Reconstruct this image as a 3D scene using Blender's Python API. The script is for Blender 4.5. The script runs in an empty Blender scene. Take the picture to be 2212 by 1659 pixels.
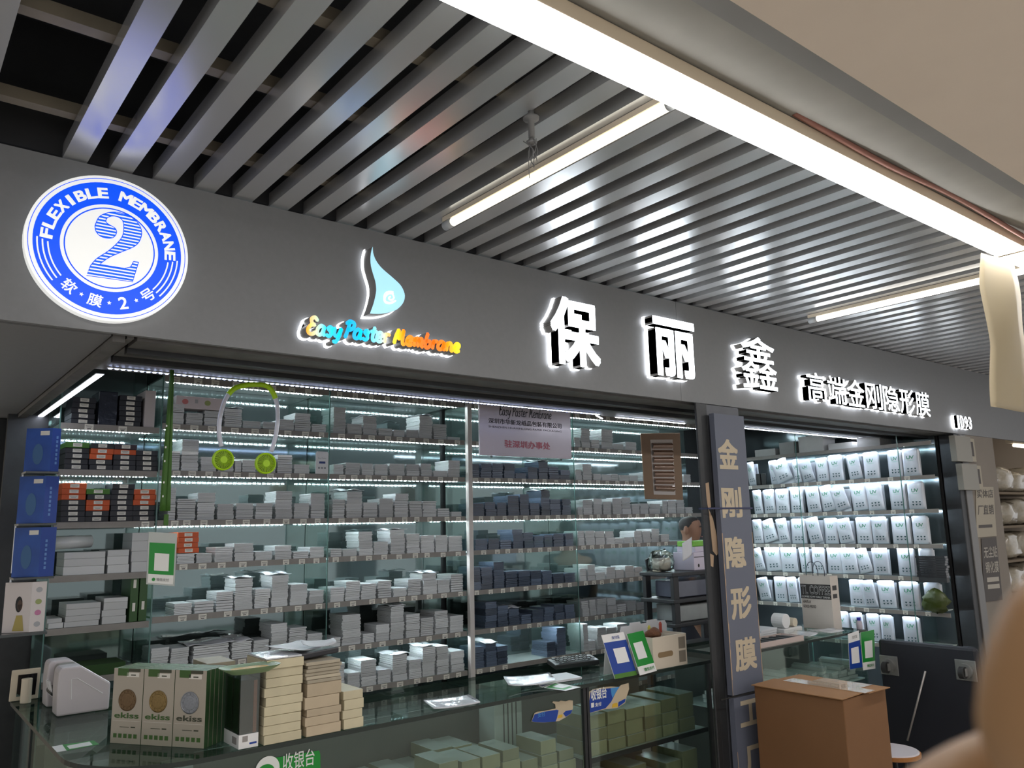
import bpy, math, random
from mathutils import Vector, Matrix
random.seed(7)
S = bpy.context.scene
COL = S.collection
R_ = random.uniform
# ------------------------------------------------------------------ camera (facade plane is Y=0, shop is +Y, floor z=0)
W, H = 2212, 1659
FOC, YAW, PITCH, ROLL = 1728.409, 0.675661, 0.175585, -0.0235260
CAM = Vector((0, -2.573, 1.7))
cy, sy, cp, sp, cr, sr = math.cos(YAW), math.sin(YAW), math.cos(PITCH), math.sin(PITCH), math.cos(ROLL), math.sin(ROLL)
FW = Vector((sy*cp, cy*cp, sp)); RT0 = Vector((cy, -sy, 0)); UP0 = RT0.cross(FW)
RT = cr*RT0 + sr*UP0; UP = -sr*RT0 + cr*UP0
cd = bpy.data.cameras.new('camera'); cam = bpy.data.objects.new('camera', cd); COL.objects.link(cam)
cd.sensor_width = 36; cd.lens = FOC/W*36; cd.clip_start = .01; cd.clip_end = 60
cam.matrix_world = Matrix(((RT.x, UP.x, -FW.x, CAM.x), (RT.y, UP.y, -FW.y, CAM.y), (RT.z, UP.z, -FW.z, CAM.z), (0, 0, 0, 1)))
cd.dof.use_dof = True; cd.dof.focus_distance = 3.6; cd.dof.aperture_fstop = cd.lens/2.0   # a phone lens: 2 mm opening
S.camera = cam
S.view_settings.view_transform = 'Standard'; S.view_settings.look = 'None'; S.view_settings.gamma = 1
S.view_settings.use_curve_mapping = False; S.view_settings.exposure = 0.45
S.cycles.use_denoising = True
S.cycles.max_bounces = 7; S.cycles.transparent_max_bounces = 24; S.cycles.sample_clamp_indirect = 4
S.cycles.diffuse_bounces = 3; S.cycles.glossy_bounces = 3; S.cycles.caustics_reflective = False; S.cycles.caustics_refractive = False

def on(px, py, X=None, Y=None, Z=None):
    """world point of the photo's pixel on a known plane"""
    d = RT*((px-W/2)/FOC) - UP*((py-H/2)/FOC) + FW
    if X is not None: t = (X-CAM.x)/d.x
    elif Y is not None: t = (Y-CAM.y)/d.y
    else: t = (Z-CAM.z)/d.z
    return CAM + d*t

# ------------------------------------------------------------------ materials
def lin(c):
    return tuple((x/12.92 if x <= .04045 else ((x+.055)/1.055)**2.4) for x in c)
def rgb(r, g, b): return lin((r/255, g/255, b/255))
MATS = {}
def mat(name, col=(.5, .5, .5), rough=.5, metal=0, emit=None, es=0, noise=0, nscale=20, bump=0, coat=0, vary=0, spec=.5):
    if name in MATS: return MATS[name]
    m = bpy.data.materials.new(name); m.use_nodes = True; nt = m.node_tree; b = nt.nodes['Principled BSDF']
    b.inputs['Base Color'].default_value = (*col, 1); b.inputs['Roughness'].default_value = rough
    b.inputs['Metallic'].default_value = metal; b.inputs['Coat Weight'].default_value = coat
    b.inputs['Specular IOR Level'].default_value = spec
    if emit: b.inputs['Emission Color'].default_value = (*emit, 1); b.inputs['Emission Strength'].default_value = es
    src = None
    if noise or bump:
        tc = nt.nodes.new('ShaderNodeTexCoord'); n = nt.nodes.new('ShaderNodeTexNoise'); n.inputs['Scale'].default_value = nscale; n.inputs['Detail'].default_value = 4
        nt.links.new(tc.outputs['Object'], n.inputs['Vector'])
        if noise:
            mx = nt.nodes.new('ShaderNodeMix'); mx.data_type = 'RGBA'
            mx.inputs[6].default_value = (*[c*(1-noise) for c in col], 1); mx.inputs[7].default_value = (*[min(1, c*(1+noise)) for c in col], 1)
            nt.links.new(n.outputs['Fac'], mx.inputs[0]); src = mx.outputs[2]
        if bump:
            bp = nt.nodes.new('ShaderNodeBump'); bp.inputs['Strength'].default_value = bump; bp.inputs['Distance'].default_value = .01
            nt.links.new(n.outputs['Fac'], bp.inputs['Height']); nt.links.new(bp.outputs['Normal'], b.inputs['Normal'])
    if vary:
        oi = nt.nodes.new('ShaderNodeObjectInfo'); hs = nt.nodes.new('ShaderNodeHueSaturation'); mr = nt.nodes.new('ShaderNodeMapRange')
        mr.inputs[3].default_value = 1-vary; mr.inputs[4].default_value = 1+vary
        nt.links.new(oi.outputs['Random'], mr.inputs[0]); nt.links.new(mr.outputs[0], hs.inputs['Value'])
        if src: nt.links.new(src, hs.inputs['Color'])
        else: hs.inputs['Color'].default_value = (*col, 1)
        src = hs.outputs[0]
    if src: nt.links.new(src, b.inputs['Base Color'])
    MATS[name] = m; return m
def glass(name, tint=(.9, .96, .94), refl=.12, rough=.02):
    if name in MATS: return MATS[name]
    m = bpy.data.materials.new(name); m.use_nodes = True; nt = m.node_tree; nt.nodes.clear()
    o = nt.nodes.new('ShaderNodeOutputMaterial'); mx = nt.nodes.new('ShaderNodeMixShader'); t = nt.nodes.new('ShaderNodeBsdfTransparent'); g = nt.nodes.new('ShaderNodeBsdfGlossy')
    t.inputs[0].default_value = (*tint, 1); g.inputs['Roughness'].default_value = rough; g.inputs[0].default_value = (.9, 1, .97, 1)
    lw = nt.nodes.new('ShaderNodeLayerWeight'); lw.inputs[0].default_value = .25
    mr = nt.nodes.new('ShaderNodeMapRange'); mr.inputs[3].default_value = refl*.35; mr.inputs[4].default_value = min(1, refl*3)
    nt.links.new(lw.outputs['Fresnel'], mr.inputs[0]); nt.links.new(mr.outputs[0], mx.inputs[0])
    nt.links.new(t.outputs[0], mx.inputs[1]); nt.links.new(g.outputs[0], mx.inputs[2]); nt.links.new(mx.outputs[0], o.inputs[0])
    MATS[name] = m; return m

# ------------------------------------------------------------------ mesh builder
class MB:
    def __init__(s): s.v = []; s.f = []; s.m = []
    def add(s, vs, fs, m=0):
        b = len(s.v); s.v += [Vector(v) for v in vs]; s.f += [tuple(b+i for i in f) for f in fs]
        s.m += ([m]*len(fs) if isinstance(m, int) else list(m)); return s
    def box(s, x0, x1, y0, y1, z0, z1, m=0):
        return s.ob(((x0+x1)/2, (y0+y1)/2, (z0+z1)/2), ((x1-x0)/2, 0, 0), (0, (y1-y0)/2, 0), (0, 0, (z1-z0)/2), m)
    def ob(s, c, a, b, d, m=0):
        c, a, b, d = Vector(c), Vector(a), Vector(b), Vector(d)
        vs = [c+i*a+j*b+k*d for k in (-1, 1) for j in (-1, 1) for i in (-1, 1)]
        return s.add(vs, [(0, 2, 3, 1), (4, 5, 7, 6), (0, 1, 5, 4), (2, 6, 7, 3), (0, 4, 6, 2), (1, 3, 7, 5)], m)
    def prism(s, pts, ext, mf=0, ms=None, caps=(1, 1)):
        ms = mf if ms is None else ms; n = len(pts); ext = Vector(ext)
        a = [Vector(p) for p in pts]; b = [p+ext for p in a]
        fs = []; mm = []
        if caps[0]: fs.append(tuple(range(n))); mm.append(mf)
        if caps[1]: fs.append(tuple(range(2*n-1, n-1, -1))); mm.append(ms)
        for i in range(n):
            j = (i+1) % n; fs.append((i, i+n, j+n, j)); mm.append(ms)
        return s.add(a+b, fs, mm)
    def quad(s, a, b, c, d, m=0): return s.add([a, b, c, d], [(0, 1, 2, 3)], m)
    def tube(s, path, r, n=8, m=0, closed=False):
        P = [Vector(p) for p in path]; K = len(P); rr = r if isinstance(r, (list, tuple)) else [r]*K
        ref = Vector((0, 0, 1)); base = len(s.v); prev = None
        for i, p in enumerate(P):
            t = (P[min(i+1, K-1)]-P[max(i-1, 0)]).normalized()
            if prev is None:
                u = t.cross(ref if abs(t.z) < .95 else Vector((1, 0, 0))).normalized()
            else: u = (prev - t*prev.dot(t)).normalized()
            prev = u; w = t.cross(u)
            for k in range(n):
                a = 2*math.pi*k/n; s.v.append(p+(u*math.cos(a)+w*math.sin(a))*rr[i])
        for i in range(K-1):
            for k in range(n):
                a = base+i*n+k; b = base+i*n+(k+1) % n; s.f.append((a, b, b+n, a+n)); s.m.append(m)
        s.f.append(tuple(base+k for k in range(n-1, -1, -1))); s.m.append(m)
        s.f.append(tuple(base+(K-1)*n+k for k in range(n))); s.m.append(m); return s
    def cyl(s, p0, p1, r0, r1=None, n=24, m=0): return s.tube([p0, p1], [r0, r0 if r1 is None else r1], n, m)
    def mesh(s, me_, M=None, m=0):
        vs = [(M @ v.co) if M else v.co.copy() for v in me_.vertices]
        return s.add(vs, [tuple(p.vertices) for p in me_.polygons], m)
    def lathe(s, prof, c, n=24, m=0):
        c = Vector(c); base = len(s.v)
        for (r, z) in prof:
            for k in range(n):
                a = 2*math.pi*k/n; s.v.append(c+Vector((r*math.cos(a), r*math.sin(a), z)))
        for i in range(len(prof)-1):
            for k in range(n):
                a = base+i*n+k; b = base+i*n+(k+1) % n; s.f.append((a, b, b+n, a+n)); s.m.append(m)
        s.f.append(tuple(base+k for k in range(n-1, -1, -1))); s.m.append(m)
        s.f.append(tuple(base+(len(prof)-1)*n+k for k in range(n))); s.m.append(m); return s
    def build(s, name, mats, parent=None, smooth=False, bevel=0, origin=None, sub=0):
        if not isinstance(mats, (list, tuple)): mats = [mats]
        if parent is None:
            if origin is None:
                xs = [v.x for v in s.v]; ys = [v.y for v in s.v]; zs = [v.z for v in s.v]
                origin = Vector(((min(xs)+max(xs))/2, (min(ys)+max(ys))/2, min(zs)))
            o0 = Vector(origin)
        else:
            o0 = Vector((0, 0, 0)); q = parent
            while q is not None: o0 += q.location; q = q.parent
        me = bpy.data.meshes.new(name); me.from_pydata([tuple(v-o0) for v in s.v], [], s.f)
        for m in mats: me.materials.append(m)
        me.polygons.foreach_set('material_index', s.m)
        if smooth: me.polygons.foreach_set('use_smooth', [True]*len(me.polygons))
        me.update()
        o = bpy.data.objects.new(name, me); COL.objects.link(o)
        if parent is None: o.location = o0
        else: o.parent = parent
        if bevel:
            bm = o.modifiers.new('b', 'BEVEL'); bm.width = bevel; bm.segments = 2; bm.limit_method = 'ANGLE'
        if sub:
            sm = o.modifiers.new('s', 'SUBSURF'); sm.levels = sub; sm.render_levels = sub
        return o
def tag(o, label=None, cat=None, group=None, kind=None):
    if label: o['label'] = label
    if cat: o['category'] = cat
    if group: o['group'] = group
    if kind: o['kind'] = kind
    return o
def empty(name, loc, label=None, cat=None, group=None):
    o = bpy.data.objects.new(name, None); COL.objects.link(o); o.location = Vector(loc); o.empty_display_size = .05
    return tag(o, label, cat, group)
def struct(o): o['kind'] = 'structure'; return o
def dup(o, parent=None):
    c = o.copy(); COL.objects.link(c); c.parent = parent
    for ch in list(o.children): dup(ch, c)
    return c
_tc = {}
def text(body, offset=0, res=3):
    """flat filled mesh of the words, x to the right, y up; unit size 1"""
    k = (body, offset)
    if k in _tc: return _tc[k]
    if offset:
        b0 = text(body); nv = len(b0.vertices); vs = []; fs = []
        sh = [(0, 0)]+[(i*offset, j*offset) for i in (-1, 0, 1) for j in (-1, 0, 1) if i or j]
        for q, (dx, dy) in enumerate(sh):
            vs += [(v.co.x+dx, v.co.y+dy, q*6e-5) for v in b0.vertices]; fs += [tuple(i+q*nv for i in p.vertices) for p in b0.polygons]
        me = bpy.data.meshes.new('t'); me.from_pydata(vs, [], fs); _tc[k] = me; return me
    c = bpy.data.curves.new('t', 'FONT'); c.body = body; c.offset = offset; c.resolution_u = res
    o = bpy.data.objects.new('t', c); COL.objects.link(o)
    me = bpy.data.meshes.new_from_object(o.evaluated_get(bpy.context.evaluated_depsgraph_get()))
    bpy.data.objects.remove(o); bpy.data.curves.remove(c)
    _tc[k] = me; return me
def bounds(me):
    xs = [v.co.x for v in me.vertices]; ys = [v.co.y for v in me.vertices]; return min(xs), max(xs), min(ys), max(ys)
def put_text(mb, body, o, ax, ay, w, h=None, m=0, offset=0, lift=0.0, fit=True):
    """lay words on a plane: lower-left corner o, unit directions ax, ay, width w (height h or natural)"""
    me = text(body, offset); x0, x1, y0, y1 = bounds(me); ax, ay = Vector(ax).normalized(), Vector(ay).normalized()
    sx = w/(x1-x0); s_y = (h/(y1-y0)) if h else sx; nrm = ax.cross(ay)
    vs = [Vector(o)+ax*((v.co.x-x0)*sx)+ay*((v.co.y-y0)*s_y)+nrm*(lift+v.co.z) for v in me.vertices]
    return mb.add(vs, [tuple(p.vertices) for p in me.polygons], m)
def cr_path(P, k=6, closed=False):
    out = []; n = len(P)
    for i in range(n if closed else n-1):
        g = (lambda j: P[j % n]) if closed else (lambda j: P[max(0, min(n-1, j))])
        p0, p1, p2, p3 = g(i-1), g(i), g(i+1), g(i+2)
        for t in range(k):
            u = t/k
            out.append(tuple(.5*((2*b)+(-a+c)*u+(2*a-5*b+4*c-d)*u*u+(-a+3*b-3*c+d)*u**3) for a, b, c, d in zip(p0, p1, p2, p3)))
    if not closed: out.append(tuple(P[-1]))
    return out
X_, Y_, Z_ = Vector((1, 0, 0)), Vector((0, 1, 0)), Vector((0, 0, 1))

# material palette
M_fascia = mat('fascia_paint', (.215, .221, .232), .6, noise=.06, nscale=60, bump=.02)
M_dark = mat('dark_metal', (.05, .052, .055), .45, .6, noise=.15, nscale=30)
M_grime = mat('grimy_metal', (.16, .155, .15), .55, .3, noise=.35, nscale=14)
M_alu = mat('slat_aluminium', (.66, .67, .69), .25, .6)
M_plenum = mat('plenum_black', (.035, .037, .042), .9, noise=.3, nscale=6)
M_conc = mat('painted_concrete', (.30, .295, .275), .8, noise=.18, nscale=5, bump=.1)
M_concshade = mat('concrete_shade', (.24, .245, .25), .8, noise=.12, nscale=5)  # darker grey stands in for the shade beside the bulkhead
M_brown = mat('bulkhead_paint', (.88, .775, .675), .75, noise=.05, nscale=4)
M_white = mat('white_plastic', (.8, .8, .8), .4)
M_cream = mat('cream_plastic', (.72, .64, .5), .45)
M_floor = mat('floor_tile', (.55, .50, .43), .35, noise=.15, nscale=3)
M_wall = mat('wall_paint', (.45, .43, .4), .8, noise=.05)
M_strip = mat('price_channel', (.26, .24, .22), .5, noise=.15, nscale=25)
M_glassedge = mat('glass_edge', (.1, .2, .18), .15)
M_glass = glass('clear_glass')
M_glasst = glass('counter_glass', (.72, .82, .77), .16)
M_mirror = mat('mirror_back', (.19, .24, .24), .06, .8)
M_tag = mat('paper_tag', (.78, .75, .68), .6)
M_ink = mat('black_ink', (.02, .02, .02), .6)
M_dot = mat('led_dot', (1, 1, 1), .5, emit=(.80, .96, 1), es=300)
M_dot2 = mat('led_dot_violet', (1, 1, 1), .5, emit=(.55, .65, 1), es=26)
M_dot3 = mat('led_dot_white', (1, 1, 1), .5, emit=(.82, .88, 1), es=60)
M_tube = mat('led_tube_on', (1, 1, 1), .5, emit=(.85, .88, 1), es=9)
M_ledtape = mat('led_tape', (.7, .72, .75), .5)
M_lit = mat('lit_white_acrylic', (.9, .9, .9), .4, emit=(.86, .94, 1), es=1.6)
M_halo = mat('halo_acrylic', (.9, .9, .9), .4, emit=(.95, .97, 1), es=1.9)
M_ret = mat('letter_return', (.30, .295, .29), .4, .1)

# ================================================================== SETTING
def sbox(name, x0, x1, y0, y1, z0, z1, m, bevel=0):
    return struct(MB().box(x0, x1, y0, y1, z0, z1).build(name, m, bevel=bevel))
sbox('floor', -6, 12, -8, 5, -.1, 0, M_floor)
seam = on(1462, 700, Y=0).x
fb = MB()
for a, b in ((-4, seam-.001), (seam+.001, 9.6)): fb.box(a, b, 0, .02, 2.30, 2.815)
fb.box(-4, 9.6, .021, .05, 2.31, 2.80)
struct(fb.build('wall_front', M_fascia))
# soffit over the side aisle at the left of the shop
sbox('trim_1', -4, .535, .052, 3.2, 2.302, 2.36, M_fascia)
tb = MB().box(.54, .575, .052, 2.5, 2.285, 2.40).box(.58, .60, .052, 2.45, 2.30, 2.40)
struct(tb.build('trim_2', M_grime))
# roller shutter rails and lintel under the fascia
lb = MB().box(.61, 6.44, .052, .17, 2.296, 2.42, 0).box(.61, 6.44, .175, .21, 2.28, 2.40, 1).box(.61, 6.44, .215, .36, 2.305, 2.42, 0).box(.61, 6.44, .365, .40, 2.288, 2.40, 1).box(.61, 6.44, .405, .66, 2.31, 2.42, 0)
struct(lb.build('trim_3', [M_grime, M_dark]))
sbox('wall_back', .5, 6.25, 2.02, 2.06, 0, 2.7, M_dark)
sbox('wall_right', 6.24, 6.30, .12, 2.0, 0, 2.7, M_dark)
struct(MB().box(.60, 6.24, .67, 2.01, 2.66, 2.70).build('ceiling', M_plenum))
# slatted aluminium ceiling over the aisle, dark plenum above
sl = MB()
x = .362; k = 0
xs = [.090-.128*j for j in range(12)] + [.362+.1285*j for j in range(62)]
for x in xs:
    w = .066; z0, z1 = 2.822, 2.872; y0, y1 = -1.33, .04
    t = .0025
    sl.box(x, x+w, y0, y1, z0, z0+t).box(x, x+t, y0, y1, z0+t, z1).box(x+w-t, x+w, y0, y1, z0+t, z1)
struct(sl.build('ceiling', M_alu))
rb = MB()
for y in (-.98, -.62, -.16): rb.box(-3, 9, y-.02, y+.02, 2.876, 2.91)
struct(rb.build('trim_4', mat('carrier_rail', (.33, .29, .22), .5, .4, noise=.3, nscale=8)))
sbox('ceiling', -4, 9.6, -1.34, .06, 3.25, 3.3, M_plenum)
sbox('wall_plenum', -4, 9.6, .022, .06, 2.83, 3.24, M_plenum)
struct(MB().box(-4, 9.6, -1.62, -1.345, 2.800, 3.24).build('ceiling', M_conc))
struct(MB().box(-4, 9.6, -1.75, -1.621, 2.797, 3.24).build('trim_shade', M_concshade))  # strip draws the shadow gap along the bulkhead edge as darker colour
struct(MB().box(-4, 9.6, -4.6, -1.751, 2.70, 3.24).build('ceiling', M_brown))
# the far side of the market aisle behind the photographer, and the ends
sbox('ceiling', -6, 12, -6.0, -4.61, 2.75, 2.8, M_brown)
sbox('wall_far', -4.9, .2, 4.6, 4.7, 0, 3.0, mat('far_wall', (.6, .55, .45), .7, noise=.1, nscale=2))

# door frames, pillar and side posts
def dpost(name, x0, x1, y0, y1, z0, z1, m=M_dark): return struct(MB().box(x0, x1, y0, y1, z0, z1).build(name, m, bevel=.004))
dpost('trim_6', 3.25, 3.287, -.012, .002, 0, 2.298)
dpost('trim_7', 3.289, 3.343, -.006, .03, 0, 2.298, M_dark)
struct(MB().box(3.345, 3.62, .0, .0505, 0, 2.298).build('pillar', mat('pillar_steel', (.11, .115, .13), .5, .4, noise=.25, nscale=9), bevel=.004))
dpost('trim_8', 6.235, 6.31, .0, .11, 0, 2.295)
dpost('trim_9', 6.315, 6.42, -.01, .10, 0, 2.295, mat('door_steel', (.17, .165, .16), .4, .5))
struct(MB().box(6.425, 6.93, .0, .30, 0, 2.298).build('pillar', mat('pillar_tan', (.22, .19, .16), .7, noise=.1, nscale=6)))
lp = on(22, 1100, Y=2.3)
dpost('trim_10', .44, .475, 2.2, 2.3, 0, 2.30, mat('post_alu', (.4, .4, .41), .4, .5))
dpost('trim_11', .48, .53, 2.2, 2.3, 0, 2.30)
dpost('trim_12', .56, .60, 2.3, 2.36, 0, 2.284, mat('post_alu', (.4, .4, .41), .4, .5))

# ================================================================== SIGNS ON THE FASCIA
def extrude_flat(mb, me, fn, ext, mf=0, ms=1):
    """solid from a filled flat mesh: front face plus walls round every outline"""
    vs = [fn(v.co) for v in me.vertices]; n = len(vs); ext = Vector(ext)
    cnt = {}
    fs = [tuple(p.vertices) for p in me.polygons]
    for f in fs:
        for i in range(len(f)):
            a, b = f[i], f[(i+1) % len(f)]; cnt.setdefault((min(a, b), max(a, b)), []).append((a, b))
    side = [(e[0][0], e[0][1], e[0][1]+n, e[0][0]+n) for e in cnt.values() if len(e) == 1]
    mb.add(vs+[v+ext for v in vs], fs+side, [mf]*len(fs)+[ms]*len(side))
def channel(name, body, box, off, label, face=M_lit, grp='lit white characters on the fascia', depth=.05, halo=.013):
    x0, x1, z0, z1 = box
    b = bounds(text(body, off)); sx = (x1-x0)/(b[1]-b[0]); sz = (z1-z0)/(b[3]-b[2])
    fn = lambda y: (lambda c: Vector((x0+(c.x-b[0])*sx, y, z0+(c.y-b[2])*sz)))
    e = empty(name, ((x0+x1)/2, 0, z0), label, 'sign letter', grp)
    m = MB(); extrude_flat(m, text(body, off), fn(-.018-depth), (0, depth, 0), 0, 1)
    m.build('face', [face, M_ret], e)
    m = MB(); extrude_flat(m, text(body, off+halo), fn(-.0175), (0, .0155, 0), 0, 0)
    m.build('back_plate', [M_halo], e)
    return e
channel('sign_character', '保', (2.228, 2.524, 2.382, 2.690), .026, 'big lit white character 保 left of the other two big ones on the grey fascia')
channel('sign_character', '丽', (2.888, 3.200, 2.397, 2.690), .028, 'big lit white character 丽 in the middle of the grey fascia')
channel('sign_character', '鑫', (3.582, 3.905, 2.398, 2.692), .005, 'big lit white character 鑫 made of three 金, right of 丽', halo=.009)
cx = 4.215
for i, ch in enumerate('高端金刚隐形膜'):
    x0 = 4.222+i*.2232
    channel('sign_character', ch, (x0, x0+.207, 2.383, 2.552), .006, 'small lit white character %s in the row of seven right of the three big ones' % ch, depth=.04, halo=.010)
for i, (ch, xa, wd) in enumerate((('1', 6.232, .034), ('D', 6.284, .057), ('9', 6.355, .053), ('3', 6.424, .053))):
    channel('sign_digit', ch, (xa, xa+wd, 2.337, 2.430), .008, 'small lit white %s of the stall number 1D93 on the fascia' % ('letter D' if ch == 'D' else 'digit '+ch), grp='stall number on the fascia', depth=.022, halo=.014)

# round blue and white light box
M_sw = mat('sign_white', (.9, .9, .88), .4, emit=(.83, .84, .82), es=.50)
M_sb = mat('sign_blue', (.0, .03, .4), .4, emit=(.0, .095, 1), es=.62)
SC = Vector((.5005, -.032, 2.5515)); SR = .2255
def ring(mb, r0, r1, y, m=0, n=96):
    vs = []; fs = []
    for k in range(n):
        a = 2*math.pi*k/n
        for r in (r0, r1): vs.append((SC.x+r*math.cos(a), y, SC.z+r*math.sin(a)))
    for k in range(n):
        j = (k+1) % n; fs.append((2*k, 2*k+1, 2*j+1, 2*j))
    mb.add(vs, fs, m)
rs = empty('round_sign', (SC.x, 0, SC.z-SR), 'round blue and white lit sign with a big striped 2 and FLEXIBLE MEMBRANE', 'sign')
m = MB(); m.prism([(SC.x+SR*math.cos(2*math.pi*k/96), SC.y, SC.z+SR*math.sin(2*math.pi*k/96)) for k in range(96)], (0, .030, 0)); m.build('face', M_sw, rs)
m = MB(); ring(m, SR*.953, SR*.962, SC.y-.0008); ring(m, SR*.60, SR*.905, SC.y-.0008); ring(m, SR*.54, SR*.557, SC.y-.0008); bring = m.build('blue_ring', M_sb, rs)
m = MB()
def arc_char(mb, ch, ang, r, w, h, inward, off=.02):
    a = math.radians(ang); ctr = SC+Vector((r*math.cos(a), 0, r*math.sin(a))); rad = Vector((math.cos(a), 0, math.sin(a)))
    up = -rad if inward else rad; ax = Vector((up.z, 0, -up.x))
    put_text(mb, ch, ctr-ax*w/2-up*h/2+Vector((0, -.0016, 0)), ax, up, w, h, offset=off)
for i, ch in enumerate('FLEXIBLE MEMBRANE'):
    if ch != ' ': arc_char(m, ch, 176.5-i*10.85, SR*.755, SR*(.055 if ch == 'I' else .165 if ch == 'M' else .13), SR*.145, False, .035)
for i, ch in enumerate('软*膜*2*号'):
    a = -127+i*13
    if ch == '*':
        an = math.radians(a); c0 = SC+Vector((SR*.755*math.cos(an), -.0016, SR*.755*math.sin(an)))
        pts = [c0+Vector((math.cos(an+math.pi*q/5)*SR*(.03 if q % 2 else .014), 0, math.sin(an+math.pi*q/5)*SR*(.03 if q % 2 else .014))) for q in range(10)]
        m.add(pts, [tuple(range(9, -1, -1))])
    else: arc_char(m, ch, a, SR*.755, SR*(.11 if ch == '2' else .175), SR*.165, True, .015)
for r in (.855, .795, .735):
    for a0, a1 in ((-179+(.855-r)*30, -139), (-1-(.855-r)*30, -41)):
        vs = []; n = 16
        for k in range(n+1):
            a = math.radians(a0+(a1-a0)*k/n)
            for q in (r-.009, r+.009): vs.append((SC.x+SR*q*math.cos(a), SC.y-.0016, SC.z+SR*q*math.sin(a)))
        m.add(vs, [(2*k, 2*k+1, 2*k+3, 2*k+2) for k in range(n)])
m.build('lettering', M_sw, bring)
two = [(945,680),(985,595),(1060,555),(1150,545),(1270,575),(1370,650),(1410,740),(1390,830),(1330,890),(1200,945),(1080,1000),(990,1065),(1240,1105),(1300,1090),(1330,1035),(1380,1040),(1320,1240),(860,1175),(900,1080),(960,1010),(1080,930),(1170,850),(1220,780),(1232,700),(1220,630),(1170,592),(1110,585),(1065,605),(1055,640),(1080,665),(1145,705),(1160,750),(1130,795),(1075,805),(1000,785),(955,735)]
tw = [on(x/4.608, y/4.608+340, Y=SC.y-.001) for x, y in two]
sm_ = [0,1,2,3,4,5,6,7,8,9,10,11]; 
head = cr_path([tuple(p) for p in tw[0:12]], 4); tail = [tuple(p) for p in tw[12:18]]; rest = cr_path([tuple(p) for p in tw[18:]]+[tuple(tw[0])], 4)[:-1]
tp = [Vector(p) for p in head+tail+rest]
ms = bpy.data.materials.new('numeral_stripes'); ms.use_nodes = True; nt = ms.node_tree; b = nt.nodes['Principled BSDF']
tc = nt.nodes.new('ShaderNodeTexCoord'); sx = nt.nodes.new('ShaderNodeSeparateXYZ'); mu = nt.nodes.new('ShaderNodeMath'); mu.operation = 'MULTIPLY'; mu.inputs[1].default_value = 20/.2
fr = nt.nodes.new('ShaderNodeMath'); fr.operation = 'FRACT'; gt = nt.nodes.new('ShaderNodeMath'); gt.operation = 'GREATER_THAN'; gt.inputs[1].default_value = .42
mx = nt.nodes.new('ShaderNodeMix'); mx.data_type = 'RGBA'; mx.inputs[6].default_value = (.83, .84, .82, 1); mx.inputs[7].default_value = (0, .115, 1, 1)
nt.links.new(tc.outputs['Object'], sx.inputs[0]); nt.links.new(sx.outputs[2], mu.inputs[0]); nt.links.new(mu.outputs[0], fr.inputs[0]); nt.links.new(fr.outputs[0], gt.inputs[0]); nt.links.new(gt.outputs[0], mx.inputs[0])
nt.links.new(mx.outputs[2], b.inputs['Base Color']); nt.links.new(mx.outputs[2], b.inputs['Emission Color']); b.inputs['Emission Strength'].default_value = .55
m = MB(); m.add(tp, [tuple(range(len(tp)))]); num = m.build('numeral', ms, rs)
m = MB(); n = len(tp); ol = []
for i in range(n):
    d = (tp[(i+1) % n]-tp[i-1]); d.y = 0; d.normalize(); nv = Vector((-d.z, 0, d.x))*.0012
    ol += [tp[i]-nv+Vector((0, -.0004, 0)), tp[i]+nv+Vector((0, -.0004, 0))]
m.add(ol, [(2*i, 2*i+1, 2*((i+1) % n)+1, 2*((i+1) % n)) for i in range(n)]); m.build('numeral_outline', M_sb, num)

# light blue drop logo
drop = [(968,180),(975,260),(1010,350),(1080,440),(1200,545),(1300,640),(1345,730),(1350,800),(1320,870),(1250,935),(1150,970),(1040,985),(935,980),(975,870),(1000,770),(1010,690),(1000,600),(970,500),(945,400),(942,300),(955,220)]
dp = [tuple(on(630+x/5.53, 500+y/5.53, Y=-.07)) for x, y in drop]
dpts = [Vector(p) for p in cr_path(dp[:13], 4)+cr_path(dp[12:]+dp[:1], 4)[1:-1]]
M_drop = mat('drop_acrylic', (.3, .7, .9), .3, emit=(.46, .80, .93), es=.55)
de = empty('drop_sign', (1.43, 0, 2.46), 'lit pale blue drop-shaped logo above the coloured script on the fascia', 'sign')
MB().prism(dpts, (0, .052, 0), 0, 1).build('face', [M_drop, M_ret], de)
c0 = sum(dpts, Vector())/len(dpts)
hp = [Vector((c0.x+(p.x-c0.x)*1.06, -.017, c0.z+(p.z-c0.z)*1.045)) for p in dpts]
MB().prism(hp, (0, .015, 0)).build('back_plate', M_halo, de)
def ribbon(mb, pts, wds, y, dy, mf=0, ms=1):
    P = [Vector((p[0], y, p[1])) for p in pts]; n = len(P); L = []; Rr = []
    for i in range(n):
        d = P[min(i+1, n-1)]-P[max(i-1, 0)]; d.normalize(); nv = Vector((-d.z, 0, d.x))*wds[i]
        L.append(P[i]+nv); Rr.append(P[i]-nv)
    d0 = (P[0]-P[1]).normalized()*wds[0]*.7; d1 = (P[-1]-P[-2]).normalized()*wds[-1]*.7
    poly = [P[0]+d0]+L+[P[-1]+d1]+Rr[::-1]
    if dy == 0: mb.add(poly, [tuple(range(len(poly)))], mf)
    else: mb.prism(poly, (0, dy, 0), mf, ms)
sw = MB(); q = lambda x, y: (lambda p: (p.x, p.z))(on(630+x/5.53, 500+y/5.53, Y=-.0712))
pp = cr_path([q(*a) for a in ((1215,740),(1150,745),(1112,790),(1120,840),(1170,855),(1215,842),(1245,825))], 5)
ribbon(sw, pp, [.0022+.0022*math.sin(math.pi*i/(len(pp)-1)) for i in range(len(pp))], -.0712, 0)
pp = cr_path([q(*a) for a in ((1130,760),(1190,735),(1222,790),(1190,820),(1160,800),(1180,775))], 5)
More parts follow.
